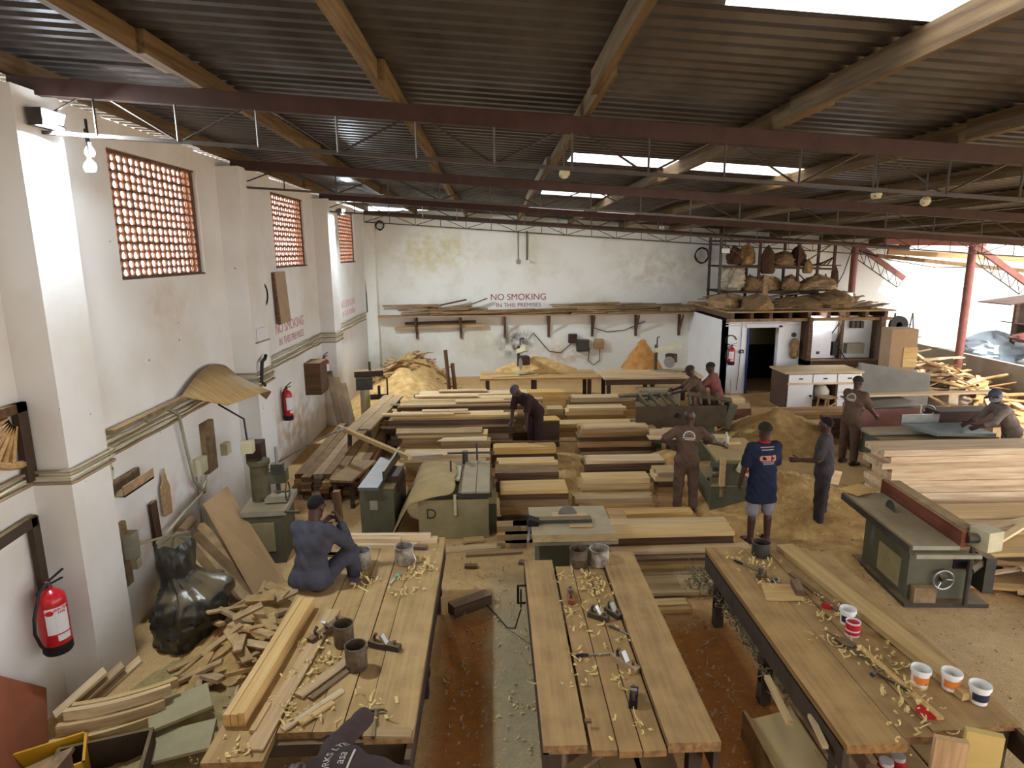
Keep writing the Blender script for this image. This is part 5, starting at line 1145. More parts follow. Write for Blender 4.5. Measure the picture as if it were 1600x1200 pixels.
for k in range(5): wire(nm_[k]+' pale conduit running along the left wall', along(2.34-.055*k, .025, 2.5 if k < 3 else 6.9, 21.6, k), .016, M_cream if k % 2 else mat('dusty_pipe', srgb(160, 140, 108), .8, 0, .2, 5))
t = MB().box((-4.15, 8.15, 2.38), (.1, 2.6, .05)).build('cable_tray', W_offd); tag(t, 'sawdust-covered ledge along the conduits beyond the nearest pier', 'ledge')
wire('thick cable bending down to the grey sockets', [(-4.17, 7.6, 2.3), (-4.16, 8.1, 2.34), (-4.15, 8.35, 2.2), (-4.15, 8.45, 1.7), (-4.14, 8.55, 1.2), (-4.14, 8.8, .95), (-4.14, 8.9, 1.1)], .025, M_gtop, 'cable')
wire('cable looping left from the grey sockets down to the wood plate', [(-4.15, 8.95, 1.15), (-4.14, 8.7, .95), (-4.13, 8.2, .92), (-4.14, 7.6, .82), (-4.14, 7.0, 1.0)], .016, M_cream, 'cable')
wire('cream cable coil by the wooden tray', [(-4.14, 6.62+.14*math.cos(a*.5), 1.98+.17*math.sin(a*.5)) for a in range(14)], .02, M_cream, 'cable')
for k, (y, z0, z1, lb) in enumerate([(6.5, .72, 1.8, 'thin conduit dropping to the cream plug near the extinguisher'), (8.72, .1, 1.2, 'thin conduit dropping behind the leaning plywood'), (11.4, .3, 2.0, 'left one of the white conduits by the mortiser'), (11.62, .3, 2.0, 'right one of the white conduits by the mortiser'), (16.9, .9, 2.2, 'conduit dropping beside the third pier')]):
    wire(lb, [(-4.19, y, z1), (-4.19, y, z0)], .014 if k < 2 else .03, M_gtop if k < 2 else M_label)
def wbox(name, label, y, z, dy, dz, dx, m, cat='box', extra=None):
    t = thing(name, label, cat, (-4.23, y, z)); MB().b2((0, -dy/2, -dz/2), (dx, dy/2, dz/2)).build('case', m, t); MB().b2((dx, -dy/2+.01, -dz/2+.01), (dx+.008, dy/2-.01, dz/2-.01)).build('front_plate', m, t); return t
wbox('wall_plug', 'cream plug box low on the wall beyond the nearest pier', 6.55, .62, .1, .12, .07, M_cream, 'socket')
wbox('switch_socket', 'grey-cream double socket at the end of the thick cable', 8.85, 1.33, .24, .22, .1, M_cream, 'socket')
wbox('switch_socket', 'small cream socket right of the wooden switch board', 9.75, 1.3, .18, .18, .09, M_cream, 'socket')
wbox('switch_board', 'tall wooden switch board on the left wall', 9.2, 1.5, .32, .75, .07, W_offd, 'board')
t = thing('wooden_tray', 'small open wooden tray on the wall beyond the nearest pier', 'tray', (-4.2, 7.05, 1.68)); MB().b2((0, -.32, 0), (.18, .3, .02)).build('bottom', W_offd, t); MB().b2((.16, -.32, 0), (.18, .3, .12)).build('front', W_off, t); MB().b2((0, -.32, 0), (.02, .3, .14)).build('back', W_offd, t)
o = MB().prism([(-.1, -.3), (.1, -.32), (.11, .05), (.06, .14), (.02, .3), (-.04, .14), (-.1, .08)], .02, rotm(PI/2, 0, PI/2)).build('hanging_template', W_tanX); at(o, -4.19, 7.85, 1.32); tag(o, 'carved wooden template hanging on the left wall', 'template')
plank('lath', 'dark upright lath on the left wall near the template', (-4.19, 7.6, .3), (-4.19, 7.55, 1.3), .03, .14, W_brX, 'lath')
o = MB().tube([(-4.1, 7.95, .72), (-4.1, 8.25, .76)], .07, 14).build('pipe_offcut', M_card); tag(o, 'short cardboard tube on the left wall', 'tube')
t = wbox('fuse_plate', 'wood plate with dusty fittings behind the black plastic cover', 6.85, .95, .2, .75, .05, W_offd, 'board'); MB().box((.1, .05, .1), (.12, .14, .3)).build('fitting', M_gtop, t); MB().box((.08, .12, -.15), (.1, .1, .12)).build('fitting', M_cream, t)
# curled veneer sheet
v = []; n = 10
for i in range(n+1):
    a = i/n
    for j in range(5): b_ = j/4; v.append((.1+.75*b_*(.6+.4*math.sin(a*PI)), -.55+1.5*a+.35*b_, .25*math.sin(a*PI*.8)-.62*b_*(.35+.65*a)))
o = MB().add(v, [(i*5+j, i*5+j+1, (i+1)*5+j+1, (i+1)*5+j) for i in range(n) for j in range(4)]).build('veneer_sheet', mat('striped_veneer', srgb(190, 158, 108), .7, 0, 0, 2, srgb(150, 120, 78), 0, (1, 22, 1)), None, True); at(o, -4.24, 9.0, 2.42)
so = o.modifiers.new('t', 'SOLIDIFY'); so.thickness = .008; tag(o, 'curled sheet of striped veneer on the conduit ledge', 'veneer')
# plywood leaning on the wall, offcut boards below
q_ = [Vector(c_) for c_ in ((-3.85, 8.1, 1.04), (-3.85, 8.85, 1.0), (-2.72, 7.78, .02), (-2.86, 7.2, .02))]; nn = (q_[1]-q_[0]).cross(q_[3]-q_[0]).normalized()*.012
o = MB().add([c_-q_[3] for c_ in q_]+[c_-q_[3]-nn for c_ in q_], [(0, 1, 2, 3), (7, 6, 5, 4), (0, 4, 5, 1), (1, 5, 6, 2), (2, 6, 7, 3), (3, 7, 4, 0)]).build('plywood_sheet', mat('brown_hardboard', srgb(176, 142, 102), .8, 0, .12, 3)); o.location = q_[3]; tag(o, 'tall brown plywood sheet leaning toward the left wall', 'plywood')
for k in range(6): plank('board', ['first', 'second', 'third', 'fourth', 'fifth', 'sixth'][k]+' board from the black cover leaning under the plywood sheet', (-3.1+.08*k, 6.75+.12*k, .05), (-3.95-.02*k, 7.5+.17*k, .55+.05*(k % 3)), .14, .025, W_off if k % 2 else W_brX)
# black plastic cover over a machine
kr = [(0, .36, .4, 0), (.25, .38, .44, 0), (.45, .4, .46, .04), (.58, .36, .42, .06), (.68, .24, .28, .0), (.8, .17, .21, -.06), (.95, .19, .22, -.07), (1.1, .2, .22, -.07), (1.18, .17, .2, -.07), (1.2, .02, .02, -.07)]
n = 56; nr_ = 44; kz = [q[0] for q in kr]; zz = np.linspace(0, 1.2, nr_); A = np.linspace(0, 2*PI, n, endpoint=False)
AA, ZZ = np.meshgrid(A, zz); RX, RY, OX = [np.interp(ZZ, kz, [q[i] for q in kr]) for i in (1, 2, 3)]
u_, v_ = np.cos(AA)*1.3+3+ZZ*.4, np.sin(AA)*1.3+3+ZZ*2.2
fold = 1+.34*(np.abs(vnoise(u_, v_, 2.3, 41)-.5)-.12)+.22*(np.abs(vnoise(u_, v_, 5.1, 42)-.5)-.12)+.1*np.cos(AA-.4)*np.exp(-((ZZ-.55)/.15)**2)
v = [(float(a_), float(b_), float(c_)) for a_, b_, c_ in zip((OX+RX*fold*np.cos(AA)).ravel(), (RY*fold*np.sin(AA)).ravel(), (ZZ+.05*(vnoise(u_, v_, 3, 43)-.5)*(ZZ > .05)).ravel())]
o = MB().add(v, [(i*n+k, i*n+(k+1) % n, (i+1)*n+(k+1) % n, (i+1)*n+k) for i in range(nr_-1) for k in range(n)]).build('plastic_cover', mat('black_polythene', srgb(58, 60, 56), .3, 0, .4, 5, None, .3, None, 0, 'Object', 6, .5, dust=.3), None, True)
at(o, -3.5, 6.78, 0, .3); tag(o, 'crumpled black plastic sheet covering a machine by the nearest pier', 'cover')
# clock, hanging board, brown box, plastic plate
t = thing('wall_clock', 'round dark-rimmed wall clock beyond the second pier', 'clock', (-3.98, 11.3, 3.56)); Mx = rotm(0, PI/2, 0)
MB().lathe([(.19, 0), (.2, .05), (.17, .06), (.17, .03), (.001, .03)], n=24, M=Mx).build('rim', M_black, t, True); MB().lathe([(.165, .03), (.165, .035), (.001, .036)], n=24, M=Mx).build('dial', M_label, t)
MB().bar((.04, 0, 0), (.04, .05, .09), .012, .004, (1, 0, 0)).build('hour_hand', M_black, t); MB().bar((.042, 0, 0), (.042, -.1, .08), .008, .004, (1, 0, 0)).build('minute_hand', M_black, t)
t = thing('display_board', 'brown folded board hanging below the second window', 'board', (-4.22, 12.95, 3.4)); MB().box((.05, .05, 0), (.03, .62, 1.0), (0, -.05, 0)).build('panel', M_card, t); MB().box((.04, -.3, 0), (.05, .06, 1.0), (0, -.05, 0)).build('side_strip', W_brX, t)
t = wbox('wall_cabinet', 'brown wooden box fixed on the left wall', 14.55, 1.5, .6, .72, .35, W_brX, 'cabinet'); 
t = thing('plastic_plate', 'white paper pad tied to the second pier', 'plate', (-3.87, 10.8, 2.95)); MB().b2((0, -.18, -.1), (.03, .18, .1)).build('pad', M_label, t); MB().tube([(.02, -.3, -.12), (.03, .32, -.13)], .01, 6).build('tie', W_offd, t)
o = MB().tube([(-3.8, 10.75, 2.6), (-3.8, 10.7, 2.55), (-3.8, 10.55, 2.52), (-3.82, 10.5, 2.2), (-3.84, 10.7, 2.1)], .03, 8).build('swan_neck_pipe', M_black); tag(o, 'black swan-neck pipe on the second pier', 'pipe')
o = MB().tube([(-4.21, 21.75, 5.3), (-4.2, 21.7, 2.3)], .02, 6).build('conduit', M_black); tag(o, 'black conduit down the far left corner', 'conduit')
# the near left floor: curved mouldings, red plywood, yellow crate
def arc_piece(label, cx, cy, z, R_, a0, a1, rz, w_=.05, h_=.1):
    n = 12; v = []
    for k in range(n+1):
        a = a0+(a1-a0)*k/n
        for rr in (R_, R_+w_):
            for zz in (0, h_): v.append((rr*math.sin(a), -rr*math.cos(a)+R_, zz))
    f = []
    for k in range(n):
        o_ = k*4; f += [(o_, o_+4, o_+5, o_+1), (o_+2, o_+3, o_+7, o_+6), (o_+1, o_+5, o_+7, o_+3), (o_, o_+2, o_+6, o_+4)]
    f += [(0, 1, 3, 2), (n*4, n*4+2, n*4+3, n*4+1)]
    o = MB().add(v, f).build('curved_moulding', W_pineX); at(o, cx, cy, z, rz); tag(o, label, 'moulding', 'curved mouldings on the near left floor')
on = ['bottom', 'second lowest', 'third lowest', 'third highest', 'second highest', 'top']
for k in range(6): arc_piece(on[k]+' piece in the stack of curved mouldings near the first pier', -3.42+.03*k, 4.78+.07*k, .03+.09*k if k < 5 else .4, 1.6, -.26, .24, .38+.02*(k % 3), .05, .085)
for k in range(3): plank('board', ['left', 'middle', 'right'][k]+' short pale board propped behind the curved mouldings', (-3.95+.12*k, 5.15+.1*k, .25), (-3.65+.12*k, 5.45+.08*k, .48), .12, .025, W_pineX)
o = MB().box((0, 0, 0), (.02, .75, .62)).build('plywood_sheet', mat('red_plywood', srgb(150, 86, 58), .7, 0, .2, 5)); at(o, -3.98, 4.82, .42, .25, .7, -.35); tag(o, 'reddish plywood square leaning at the lower left corner', 'plywood')
t = thing('plastic_crate', 'yellow crate of scraps at the lower left corner', 'crate', (-3.62, 4.5, 0), .5)
for a in (((-.3, -.2, 0), (.3, -.18, .36)), ((-.3, .18, 0), (.3, .2, .36)), ((-.3, -.2, 0), (-.28, .2, .36)), ((.28, -.2, 0), (.3, .2, .36))): MB().b2(*a).build('side', mat('yellow_plastic', srgb(212, 160, 40), .5, 0, .15, 5), t)
MB().b2((-.3, -.2, 0), (.3, .2, .03)).build('bottom', M_black, t)
for k in range(3): plank('offcut', 'scrap of wood in the yellow crate', (-3.8, 4.42+.06*k, .22), (-3.45, 4.5+.06*k, .34), .06, .03, W_offd, 'offcut', 'scraps in the yellow crate')
for k, (x, y, z, rz, lb) in enumerate([(-2.85, 5.15, .3, .5, 'grey-green folded board on the floor by the black cover'), (-2.7, 4.85, .2, .2, 'flat grey-green board before the curved mouldings'), (-2.45, 5.3, .08, 1.2, 'dark board beside the left workbench')]):
    o = MB().box((0, 0, 0), (.5, .32, .03)).build('board', mat('greenish_board', srgb(166, 152, 116), .8, 0, .2, 4)); at(o, x, y, z, rz, .1, -.1); tag(o, lb, 'board')
t = thing('wooden_box', 'dark open box under the curved mouldings', 'box', (-3.2, 4.55, 0), .3)
for a in (((-.35, -.3, 0), (.35, -.27, .33)), ((-.35, .2, 0), (.35, .23, .33)), ((-.35, -.3, 0), (-.32, .2, .33)), ((.32, -.3, 0), (.35, .2, .33))): MB().b2(*a).build('side', W_dark, t)
plank('post_offcut', 'short brown post standing at the front of the curved mouldings', (-3.25, 4.2, .33), (-3.25, 4.2, .62), .16, .08, W_brX, 'block')
# smoke detectors
def detector(label, x, y, tilt=0):
    t = thing('smoke_detector', label, 'detector', (x, y, zc(x, y)-.3), 0); M_ = rotm(PI+tilt, 0, 0)
    MB().lathe([(.055, 0), (.06, .02), (.05, .05), (.03, .06), (.001, .062)], n=18, M=M_).build('cover', M_cream, t, True); MB().tube([(0, 0, 0), (0, 0, .3)], .01, 6).build('stem', M_iron, t)
    for k in range(4): MB().box((.052*math.cos(k*1.57+.8), .052*math.sin(k*1.57+.8), -.036), (.016, .016, .012)).build('vent', M_black, t)
detector('round white smoke detector under the pale purlin', .8, 7.4, -1.2); detector('white smoke detector with vents above the right stack', 4.25, 7.3); detector('tilted cream smoke detector right of the vented one', 5.0, 7.6, -.8); detector('small smoke detector beyond the long skylight', 3.9, 15.2)

# ================================================================== BACK WALL SHELF
t = thing('wall_shelf', 'long plank shelf on brackets across the back wall', 'shelf', (0, 21.8, 0))
for k in range(2): MB().b2((-3.85, -.25+.27*k, 2.13), (6.7, .0+.27*k, 2.17)).build('shelf_plank', W_tanX, t)
for k in range(7):
    x = -2.62+1.5*k; br = MB().b2((x-.04, .2, 1.35), (x+.04, .28, 2.13)).build('bracket', W_brX, t); MB().bar((x, .24, 1.5), (x, -.22, 2.1), .06, .06).build('brace', W_brX, br)
R_ = random.Random(12); mbs = MB()
for k in range(70):
    L_ = R_.uniform(.9, 2.2); x = R_.uniform(-3.3, 6.0); y = 21.6+R_.uniform(0, .35); z = 2.19+.07*(k//14)*(.35 if abs(x-.85) < 1.9 else 1)+R_.uniform(0, .03); a = R_.uniform(-.08, .08)
    mbs.bar((x-L_/2, y, z), (x+L_/2, y+R_.uniform(-.05, .05), z+L_*a*.25+.02), R_.uniform(.06, .14), .04)
tag(mbs.build('shelf_timber', wood('dusty_shelf_timber', (166, 136, 96), (104, 78, 54), 0, 0, .85, 9.)), 'jumble of dusty boards heaped along the back wall shelf', 'timber', None, 'stuff')
plank('board', 'dark board poking up from the left of the back shelf', (-2.3, 21.8, 2.4), (-.9, 21.8, 2.68), .1, .05, W_brX); plank('board', 'tan board poking up left of the red stencilled words', (-1.2, 21.75, 2.36), (-.2, 21.75, 2.72), .1, .04, W_offd)
plank('board', 'upper dark board tucked under the left of the back shelf', (-3.0, 21.95, 1.88), (-.6, 21.95, 1.92), .08, .1, W_brX); plank('board', 'lower reddish board tucked under the left of the back shelf', (-3.35, 21.93, 1.72), (-.25, 21.93, 1.8), .08, .1, W_tanX)
for k in range(4): o = MB().tube([(5.6+.05*k, 21.55+.12*k, 2.28+.06*(k % 2)), (6.9, 21.5+.12*k, 2.3+.06*(k % 2))], .07, 10).build('rolled_mat', W_offd, None, True); tag(o, ['nearest', 'second', 'third', 'farthest'][k]+' rolled bundle at the right end of the back shelf', 'bundle')
def coil(label, x, z, r, y=22.06, m=None, tilt=0):
    pts = [(x+(r+.02*math.sin(k*.9))*math.cos(k*.42), y-.003*k, z+(r+.015*math.cos(k*1.1))*1.15*math.sin(k*.42)) for k in range(40)]; o = MB().tube(pts, .016, 6).build('cable_coil', m or M_blk2, None, True); tag(o, label, 'cable')
coil('black cable coil high on the back wall by the loft', 7.04, 4.05, .22); coil('small cable coil high in the far left corner', -3.7, 5.12, .12)
for k, (x, z1, z0, r, lb) in enumerate([(1.15, 4.9, 3.95, .025, 'dark conduit from the roof down the back wall'), (.85, 4.9, 3.95, .012, 'thin wire from the roof down the back wall')]):
    o = MB().tube([(x, 22.07, z1), (x, 22.07, z0)], r, 6).build('conduit', M_iron); tag(o, lb, 'conduit')
t = thing('camera_dome', 'small security camera at the end of the dark conduit', 'camera', (1.2, 22.05, 3.9)); MB().tube([(0, 0, 0), (.08, -.12, -.02)], .04, 10).build('barrel', M_label, t); MB().box((0, .02, .02), (.1, .06, .08)).build('mount', M_label, t)
o = MB().lathe([(.08, 0), (.08, .03), (.001, .04)], n=14, M=rotm(PI/2, 0, 0)).build('junction_box', M_gtop); at(o, .86, 22.1, 3.9); tag(o, 'round grey junction box at the end of the thin wire', 'box')
for k, (x, z, dx, dz, m, lb) in enumerate([(2.7, 1.3, .28, .3, M_rust, 'left rusty fuse box below the back shelf'), (3.05, 1.05, .42, .4, M_iron, 'large dark fuse box in the middle below the back shelf'), (3.6, 1.1, .3, .32, W_tanX, 'tan fuse box below the back shelf')]):
    t = thing('fuse_box', lb, 'box', (x, 22.0, z)); MB().b2((-dx/2, -.12, -dz/2), (dx/2, .1, dz/2)).build('case', m, t); MB().b2((-dx/2+.02, -.14, -dz/2+.03), (dx/2-.02, -.12, dz/2-.03)).build('cover', m, t)
def cabl(label, pts, r=.014, m=None): tag(MB().tube(pts, r, 6).build('cable', m or M_blk2, None, True), label, 'cable')
cabl('black cable drooping from the sooty radial saw to the fuse boxes', [(1.2, 22.05, 1.3), (1.35, 22.05, 1.5), (1.6, 22.05, 1.2), (1.9, 22.05, .85), (2.3, 22.05, .8), (2.7, 22.05, 1.15)]); cabl('black cable drooping between the right brackets', [(3.4, 22.05, 1.65), (3.9, 22.05, 1.5), (4.5, 22.05, 1.55), (5.2, 22.05, 1.85)])
cabl('cable looping below the tan fuse box', [(3.3, 22.05, .95), (3.25, 22.05, .5), (3.45, 22.05, .35), (3.65, 22.05, .5), (3.65, 22.05, .95)])

# ================================================================== STORE ROOM UNDER THE LOFT
rx0, rx1, ry0 = 6.75, 11.3, 18.75
b = MB(); b.b2((rx0, ry0, 0), (7.5, ry0+.15, 2.2)); b.b2((8.42, ry0, 0), (rx1, ry0+.15, 2.2)); b.b2((7.5, ry0, 1.98), (8.42, ry0+.15, 2.2)); b.b2((rx0, ry0, 0), (rx0+.15, 22.1, 2.2)); b.b2((rx1-.15, ry0, 0), (rx1, 22.1, 2.2))
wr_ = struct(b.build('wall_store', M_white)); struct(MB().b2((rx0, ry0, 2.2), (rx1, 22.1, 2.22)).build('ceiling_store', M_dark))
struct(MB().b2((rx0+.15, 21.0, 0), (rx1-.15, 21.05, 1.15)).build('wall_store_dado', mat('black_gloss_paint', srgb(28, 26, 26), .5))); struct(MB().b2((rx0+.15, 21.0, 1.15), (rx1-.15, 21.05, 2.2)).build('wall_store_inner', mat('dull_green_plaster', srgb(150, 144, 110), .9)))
d = struct(bpy.data.objects.new('door_1', None)); COL.objects.link(d); d.location = (7.96, ry0, 0); d['label'] = 'open doorway with a pale painted frame'
MB().b2((-.5, -.03, 0), (-.44, .17, 2.0)).build('jamb', M_blueH, d); MB().b2((.42, -.05, 0), (.52, .17, 2.04)).build('jamb', M_white, d); MB().b2((-.55, -.05, 1.98), (.6, .02, 2.1)).build('lintel', M_label, d)
t = extinguisher('red and white extinguisher on the store room wall', 6.98, 18.62, .9, .52, .1, False, -PI/2+.3); 
pts = [(6.98+.16*math.cos(a*.35), 18.735, 1.62+.14*math.sin(a*.35)) for a in range(14)]; cabl('black hose ring above the store room extinguisher', pts, .016)
cabl('dark wire dropping beside the store room extinguisher', [(7.28, 18.72, 2.15), (7.28, 18.72, 1.35), (7.26, 18.72, .6), (7.22, 18.72, .1)], .008)
for k in range(2): o = MB().tube([(rx0+.05, ry0-.03, 2.12-.08*k), (9.0, ry0-.03, 2.13-.08*k)], .018, 6).build('conduit', M_label); tag(o, ['upper', 'lower'][k]+' white conduit above the store room door', 'conduit')
t = thing('switch_box', 'small brown switch beside the store room extinguisher', 'switch', (7.3, 18.72, 1.28)); MB().b2((-.06, -.05, -.05), (.06, .02, .05)).build('case', M_rust, t); MB().b2((-.02, -.06, -.02), (.02, -.05, .02)).build('rocker', M_label, t)
o = MB(); o.lathe([(.05, 0), (.12, .1), (.1, .25), (.14, .4), (.09, .55), (.05, .6)], (8.85, 18.62, 1.05), 12); o = o.build('dried_bundle', W_offd, None, True); tag(o, 'dusty bundle of cords hung right of the store room door', 'bundle')
o = MB().lathe([(.07, 0), (.07, .04), (.001, .05)], n=14, M=rotm(PI/2, 0, 0)).build('bell', M_iron); at(o, 8.85, 18.75, 1.75); tag(o, 'small round bell above the dusty bundle', 'bell')
# electrical niche
t = thing('electrical_niche', 'wooden framed electrical panel niche on the store room wall', 'panel', (10.15, 18.6, 0))
for a in (((-1.1, -.35, .9), (-.98, .14, 2.3)), ((1.0, -.35, .1), (1.12, .14, 2.3)), ((-1.1, -.35, .85), (1.1, .14, 1.05)), ((-.02, -.1, 1.0), (.06, .12, 2.3))): MB().b2(*a).build('frame_board', W_brX, t)
MB().b2((-1.0, .1, 1.0), (1.0, .14, 2.3)).build('back_panel', M_white, t)
e_ = MB().b2((-.92, -.08, 1.08), (-.28, .1, 1.9)).build('enclosure', M_label, t); MB().b2((-.7, -.083, 1.2), (-.6, -.08, 1.28)).build('warning_sign', M_iron, e_)
MB().b2((.2, -.1, 1.2), (.72, .1, 1.5)).build('grey_box', M_gtop, t); 
for k in range(3): MB().box((.35+.13*k, 0, 2.05), (.1, .14, .2)).build('contactor', M_iron, t)
MB().box((-.15, -.02, 1.35), (.14, .16, .4)).build('isolator', M_black, t); MB().tube([(-.3, -.05, 1.75), (-.1, -.1, 2.1), (.0, -.08, 1.9), (-.15, -.08, 1.55), (.1, -.2, 1.1), (.4, -.3, .8)], .018, 6).build('cable', M_black, t)
MB().box((-.75, -.1, 2.08), (.5, .07, .1)).build('tube_lamp', MATS['lamp_glow'], t)
# white cabinet
t = thing('cabinet', 'white painted cabinet with drawers before the store room', 'cabinet', (8.8, 17.15, 0))
MB().b2((-1.02, -.48, 0), (-.98, .48, .98)).build('side', W_brX, t); MB().b2((.96, -.48, 0), (1.0, .48, .98)).build('side', M_white, t); MB().b2((-1.08, -.52, .98), (1.04, .5, 1.03)).build('top', W_palX, t); MB().b2((-1.0, .42, 0), (.98, .46, .98)).build('back', M_white, t); MB().b2((-1.0, -.46, .02), (.98, .44, .05)).build('bottom', W_offd, t)
for k in range(3):
    d = MB().b2((-.97+.66*k, -.5, .74), (-.34+.66*k, -.47, .96)).build('drawer', M_white, t); MB().b2((-.7+.66*k, -.52, .83), (-.6+.66*k, -.5, .86)).build('handle', M_black, d)
MB().b2((-1.0, -.52, .69), (1.0, -.46, .74)).build('rail', W_palX, t); d = MB().b2((-.97, -.5, .05), (-.3, -.47, .69)).build('door', M_white, t); MB().lathe([(.03, 0), (.03, .03), (.001, .035)], (-.36, -.5, .38), 10, rotm(PI/2, 0, 0)).build('knob', M_black, d)
for k in range(3): MB().b2((.37, -.5, .06+.21*k), (.96, -.47, .26+.21*k)).build('drawer', M_white, t)
MB().b2((.32, -.48, .04), (.37, .4, .69)).build('divider', W_brX, t)
o = MB(); o.sm = True; o.lathe([(.05, 0), (.22, .08), (.24, .22), (.15, .36), (.02, .42)], n=14); o = o.build('white_sack', mat('woven_sack', srgb(214, 206, 190), .9, 0, .15, 12, None, .3), None, True); at(o, 8.82, 16.9, .25); tag(o, 'white sack stuffed in the open middle of the cabinet', 'sack')
t = thing('stool', 'small wooden stool standing before the cabinet opening', 'stool', (8.8, 16.45, 0), .3); MB().b2((-.2, -.16, .36), (.2, .16, .4)).build('seat', W_offd, t)
for xx in (-.16, .16):
    for yy in (-.12, .12): MB().bar((xx*1.25, yy*1.2, 0), (xx, yy, .36), .04, .04).build('leg', W_off, t)
MB().bar((-.18, -.14, .1), (.18, -.13, .25), .03, .03).build('brace', W_off, t)
for k in range(4): board(7.0, 8.9+.1*k, 15.65+.02*k, 15.8, .02+.07*k, .085+.07*k, W_tanX, ['bottom', 'second', 'third', 'top'][k]+' long brown board on the floor before the cabinet', 'boards before the cabinet')
for k in range(4): board(5.25, 6.35-.04*k, 15.2, 15.7, .14*k, .135+.14*k, W_palX if k == 3 else wood('pinkish_hardwood', (160, 116, 98), (124, 86, 72), 0, .15), ['bottom', 'second', 'third', 'wide fourth'][k]+' pinkish plank stacked behind the dark planer', 'pinkish planks behind the dark planer')
board(5.3, 6.1, 15.2, 15.6, .56, .68, W_palX, 'top pinkish plank behind the dark planer')

# ================================================================== LOFT
t = thing('loft_platform', 'timber loft platform on joists over the store room', 'platform', (9.0, 20.2, 0))
for k in range(12): MB().b2((-2.35+.2*(k % 2)*0, -1.95+.32*k, 2.46), (2.55-.08*(k % 3), -1.64+.32*k, 2.5)).build('deck_plank', W_tanX, t)
for k in range(9): MB().b2((-2.2+.56*k, -1.85, 2.27), (-2.1+.56*k, 1.8, 2.46)).build('joist', W_brX, t)
MB().b2((-2.3, -1.88, 2.2), (2.5, -1.78, 2.28)).build('edge_beam', W_offd, t); MB().b2((2.2, -1.9, 0), (2.32, -1.75, 2.28)).build('post', W_brX, t)
t = thing('storage_rack', 'rusty steel rack of shelves on the loft', 'rack', (8.75, 20.2, 2.5))
rp = [-1.85, -.65, .55, 1.65]
for x in rp:
    for y in (-.45, .55): MB().b2((x-.035, y-.035, 0), (x+.035, y+.035, 2.02-.07*x)).build('upright', M_rust if x > -1 else M_iron, t)
for z in (.42, 1.18, 1.95):
    for y in (-.45, .55): MB().bar((-1.9, y, z+.06), (1.75, y, z-.06), .05, .06).build('rail', M_rust, t)
    if z < 1.9:
        for k in range(3): MB().b2((-1.85, -.42+.33*k, z+.03), (1.9-.15*k, -.12+.33*k, z+.06)).build('shelf_plank', W_brX, t)
for a, c in (((-1.85, -.45, 1.95), (-1.3, -.45, 1.6)), ((1.6, -.45, 1.9), (.7, -.45, 1.3))): MB().bar(a, c, .03, .03).build('brace', M_rod, t)
def sackm(label, x, y, z, r, h, m, seed, sx=1.):
    n = 30; nr_ = 18; kz = [0, .12, .5, .8, .93, 1.]; kq = [.75, 1, 1.05, .75, .42, .1]
    AA, ZZ = np.meshgrid(np.linspace(0, 2*PI, n, endpoint=False), np.linspace(0, 1, nr_)); Q_ = np.interp(ZZ, kz, kq)
    u_, v_ = np.cos(AA)*1.4+3+seed, np.sin(AA)*1.4+3+ZZ*2.4
    q = Q_*(1+.5*(vnoise(u_, v_, 1.1, seed)-.5)+.45*(np.abs(vnoise(u_, v_, 2.6, seed+1)-.5)-.12)+.2*(vnoise(u_, v_, 6, seed+2)-.5))
    v = [(float(a_), float(b_), float(c_)) for a_, b_, c_ in zip((r*sx*q*np.cos(AA)).ravel(), (r*q*np.sin(AA)).ravel(), (h*ZZ*(1+.35*(vnoise(np.cos(AA)+5, np.sin(AA)+5+seed, 1.2, seed+3)-.5))).ravel())]
    o = MB().add(v, [(i*n+k, i*n+(k+1) % n, (i+1)*n+(k+1) % n, (i+1)*n+k) for i in range(nr_-1) for k in range(n)]+[tuple((nr_-1)*n+k for k in range(n))]).build('sack', m, None, True); at(o, x, y, z, seed*.7); tag(o, label, 'sack'); return o
M_sack = mat('brown_sacking', srgb(140, 112, 78), .95, 0, .25, 9, None, .4); M_clear = mat('cloudy_plastic', srgb(186, 172, 148), .4, 0, .2, 5)
sackm('big cloudy plastic sack at the left of the loft rack', 7.45, 20.1, 3.0, .38, .75, M_clear, 1)
sackm('half-round sack at the front edge of the loft', 7.6, 18.55, 2.5, .4, .45, M_sack, 2); sackm('tied brown sack at the front right of the loft', 10.0, 19.0, 2.5, .45, .5, M_sack, 3, 1.2); sackm('long low sack at the front middle of the loft', 9.0, 19.0, 2.5, .34, .34, M_sack, 4, 1.9); sackm('flattened dark sack at the front left of the loft', 6.95, 19.2, 2.5, .4, .42, W_offd, 5, 1.3); sackm('slumped sack at the right end of the loft', 11.0, 20.2, 2.5, .35, .4, M_sack, 6, 1.3)
for k, (x, y, z, r, h, lb) in enumerate([(7.4, 20.0, 3.8, .2, .5, 'leftmost dusty bundle on the top loft shelf'), (7.8, 20.1, 3.75, .24, .62, 'tall brown bundle on the top loft shelf'), (8.35, 19.75, 3.5, .2, .85, 'hanging bundle of cords on the loft rack front'), (8.95, 20.1, 3.72, .36, .42, 'wide dark bundle in the middle of the top loft shelf'), (9.35, 20.0, 3.72, .22, .6, 'dark pointed bundle on the top loft shelf'), (9.6, 19.75, 3.5, .14, .4, 'small reddish bundle hung on the loft rack'), (10.45, 19.75, 2.9, .1, .9, 'thin rope bundle on the rightmost rack upright')]):
    sackm(lb, x, y, z, r, h, W_offd if k % 2 else mat('dark_brown_rags', srgb(84, 58, 42), .95, 0, .3, 9, None, .4), 20+k)
t = thing('wood_shovel', 'wooden paddle standing at the front of the loft', 'paddle', (7.85, 18.6, 2.5)); MB().box((0, 0, .55), (.14, .05, .9)).build('handle', W_offd, t); MB().box((0, 0, .15), (.4, .06, .3)).build('blade', W_offd, t)
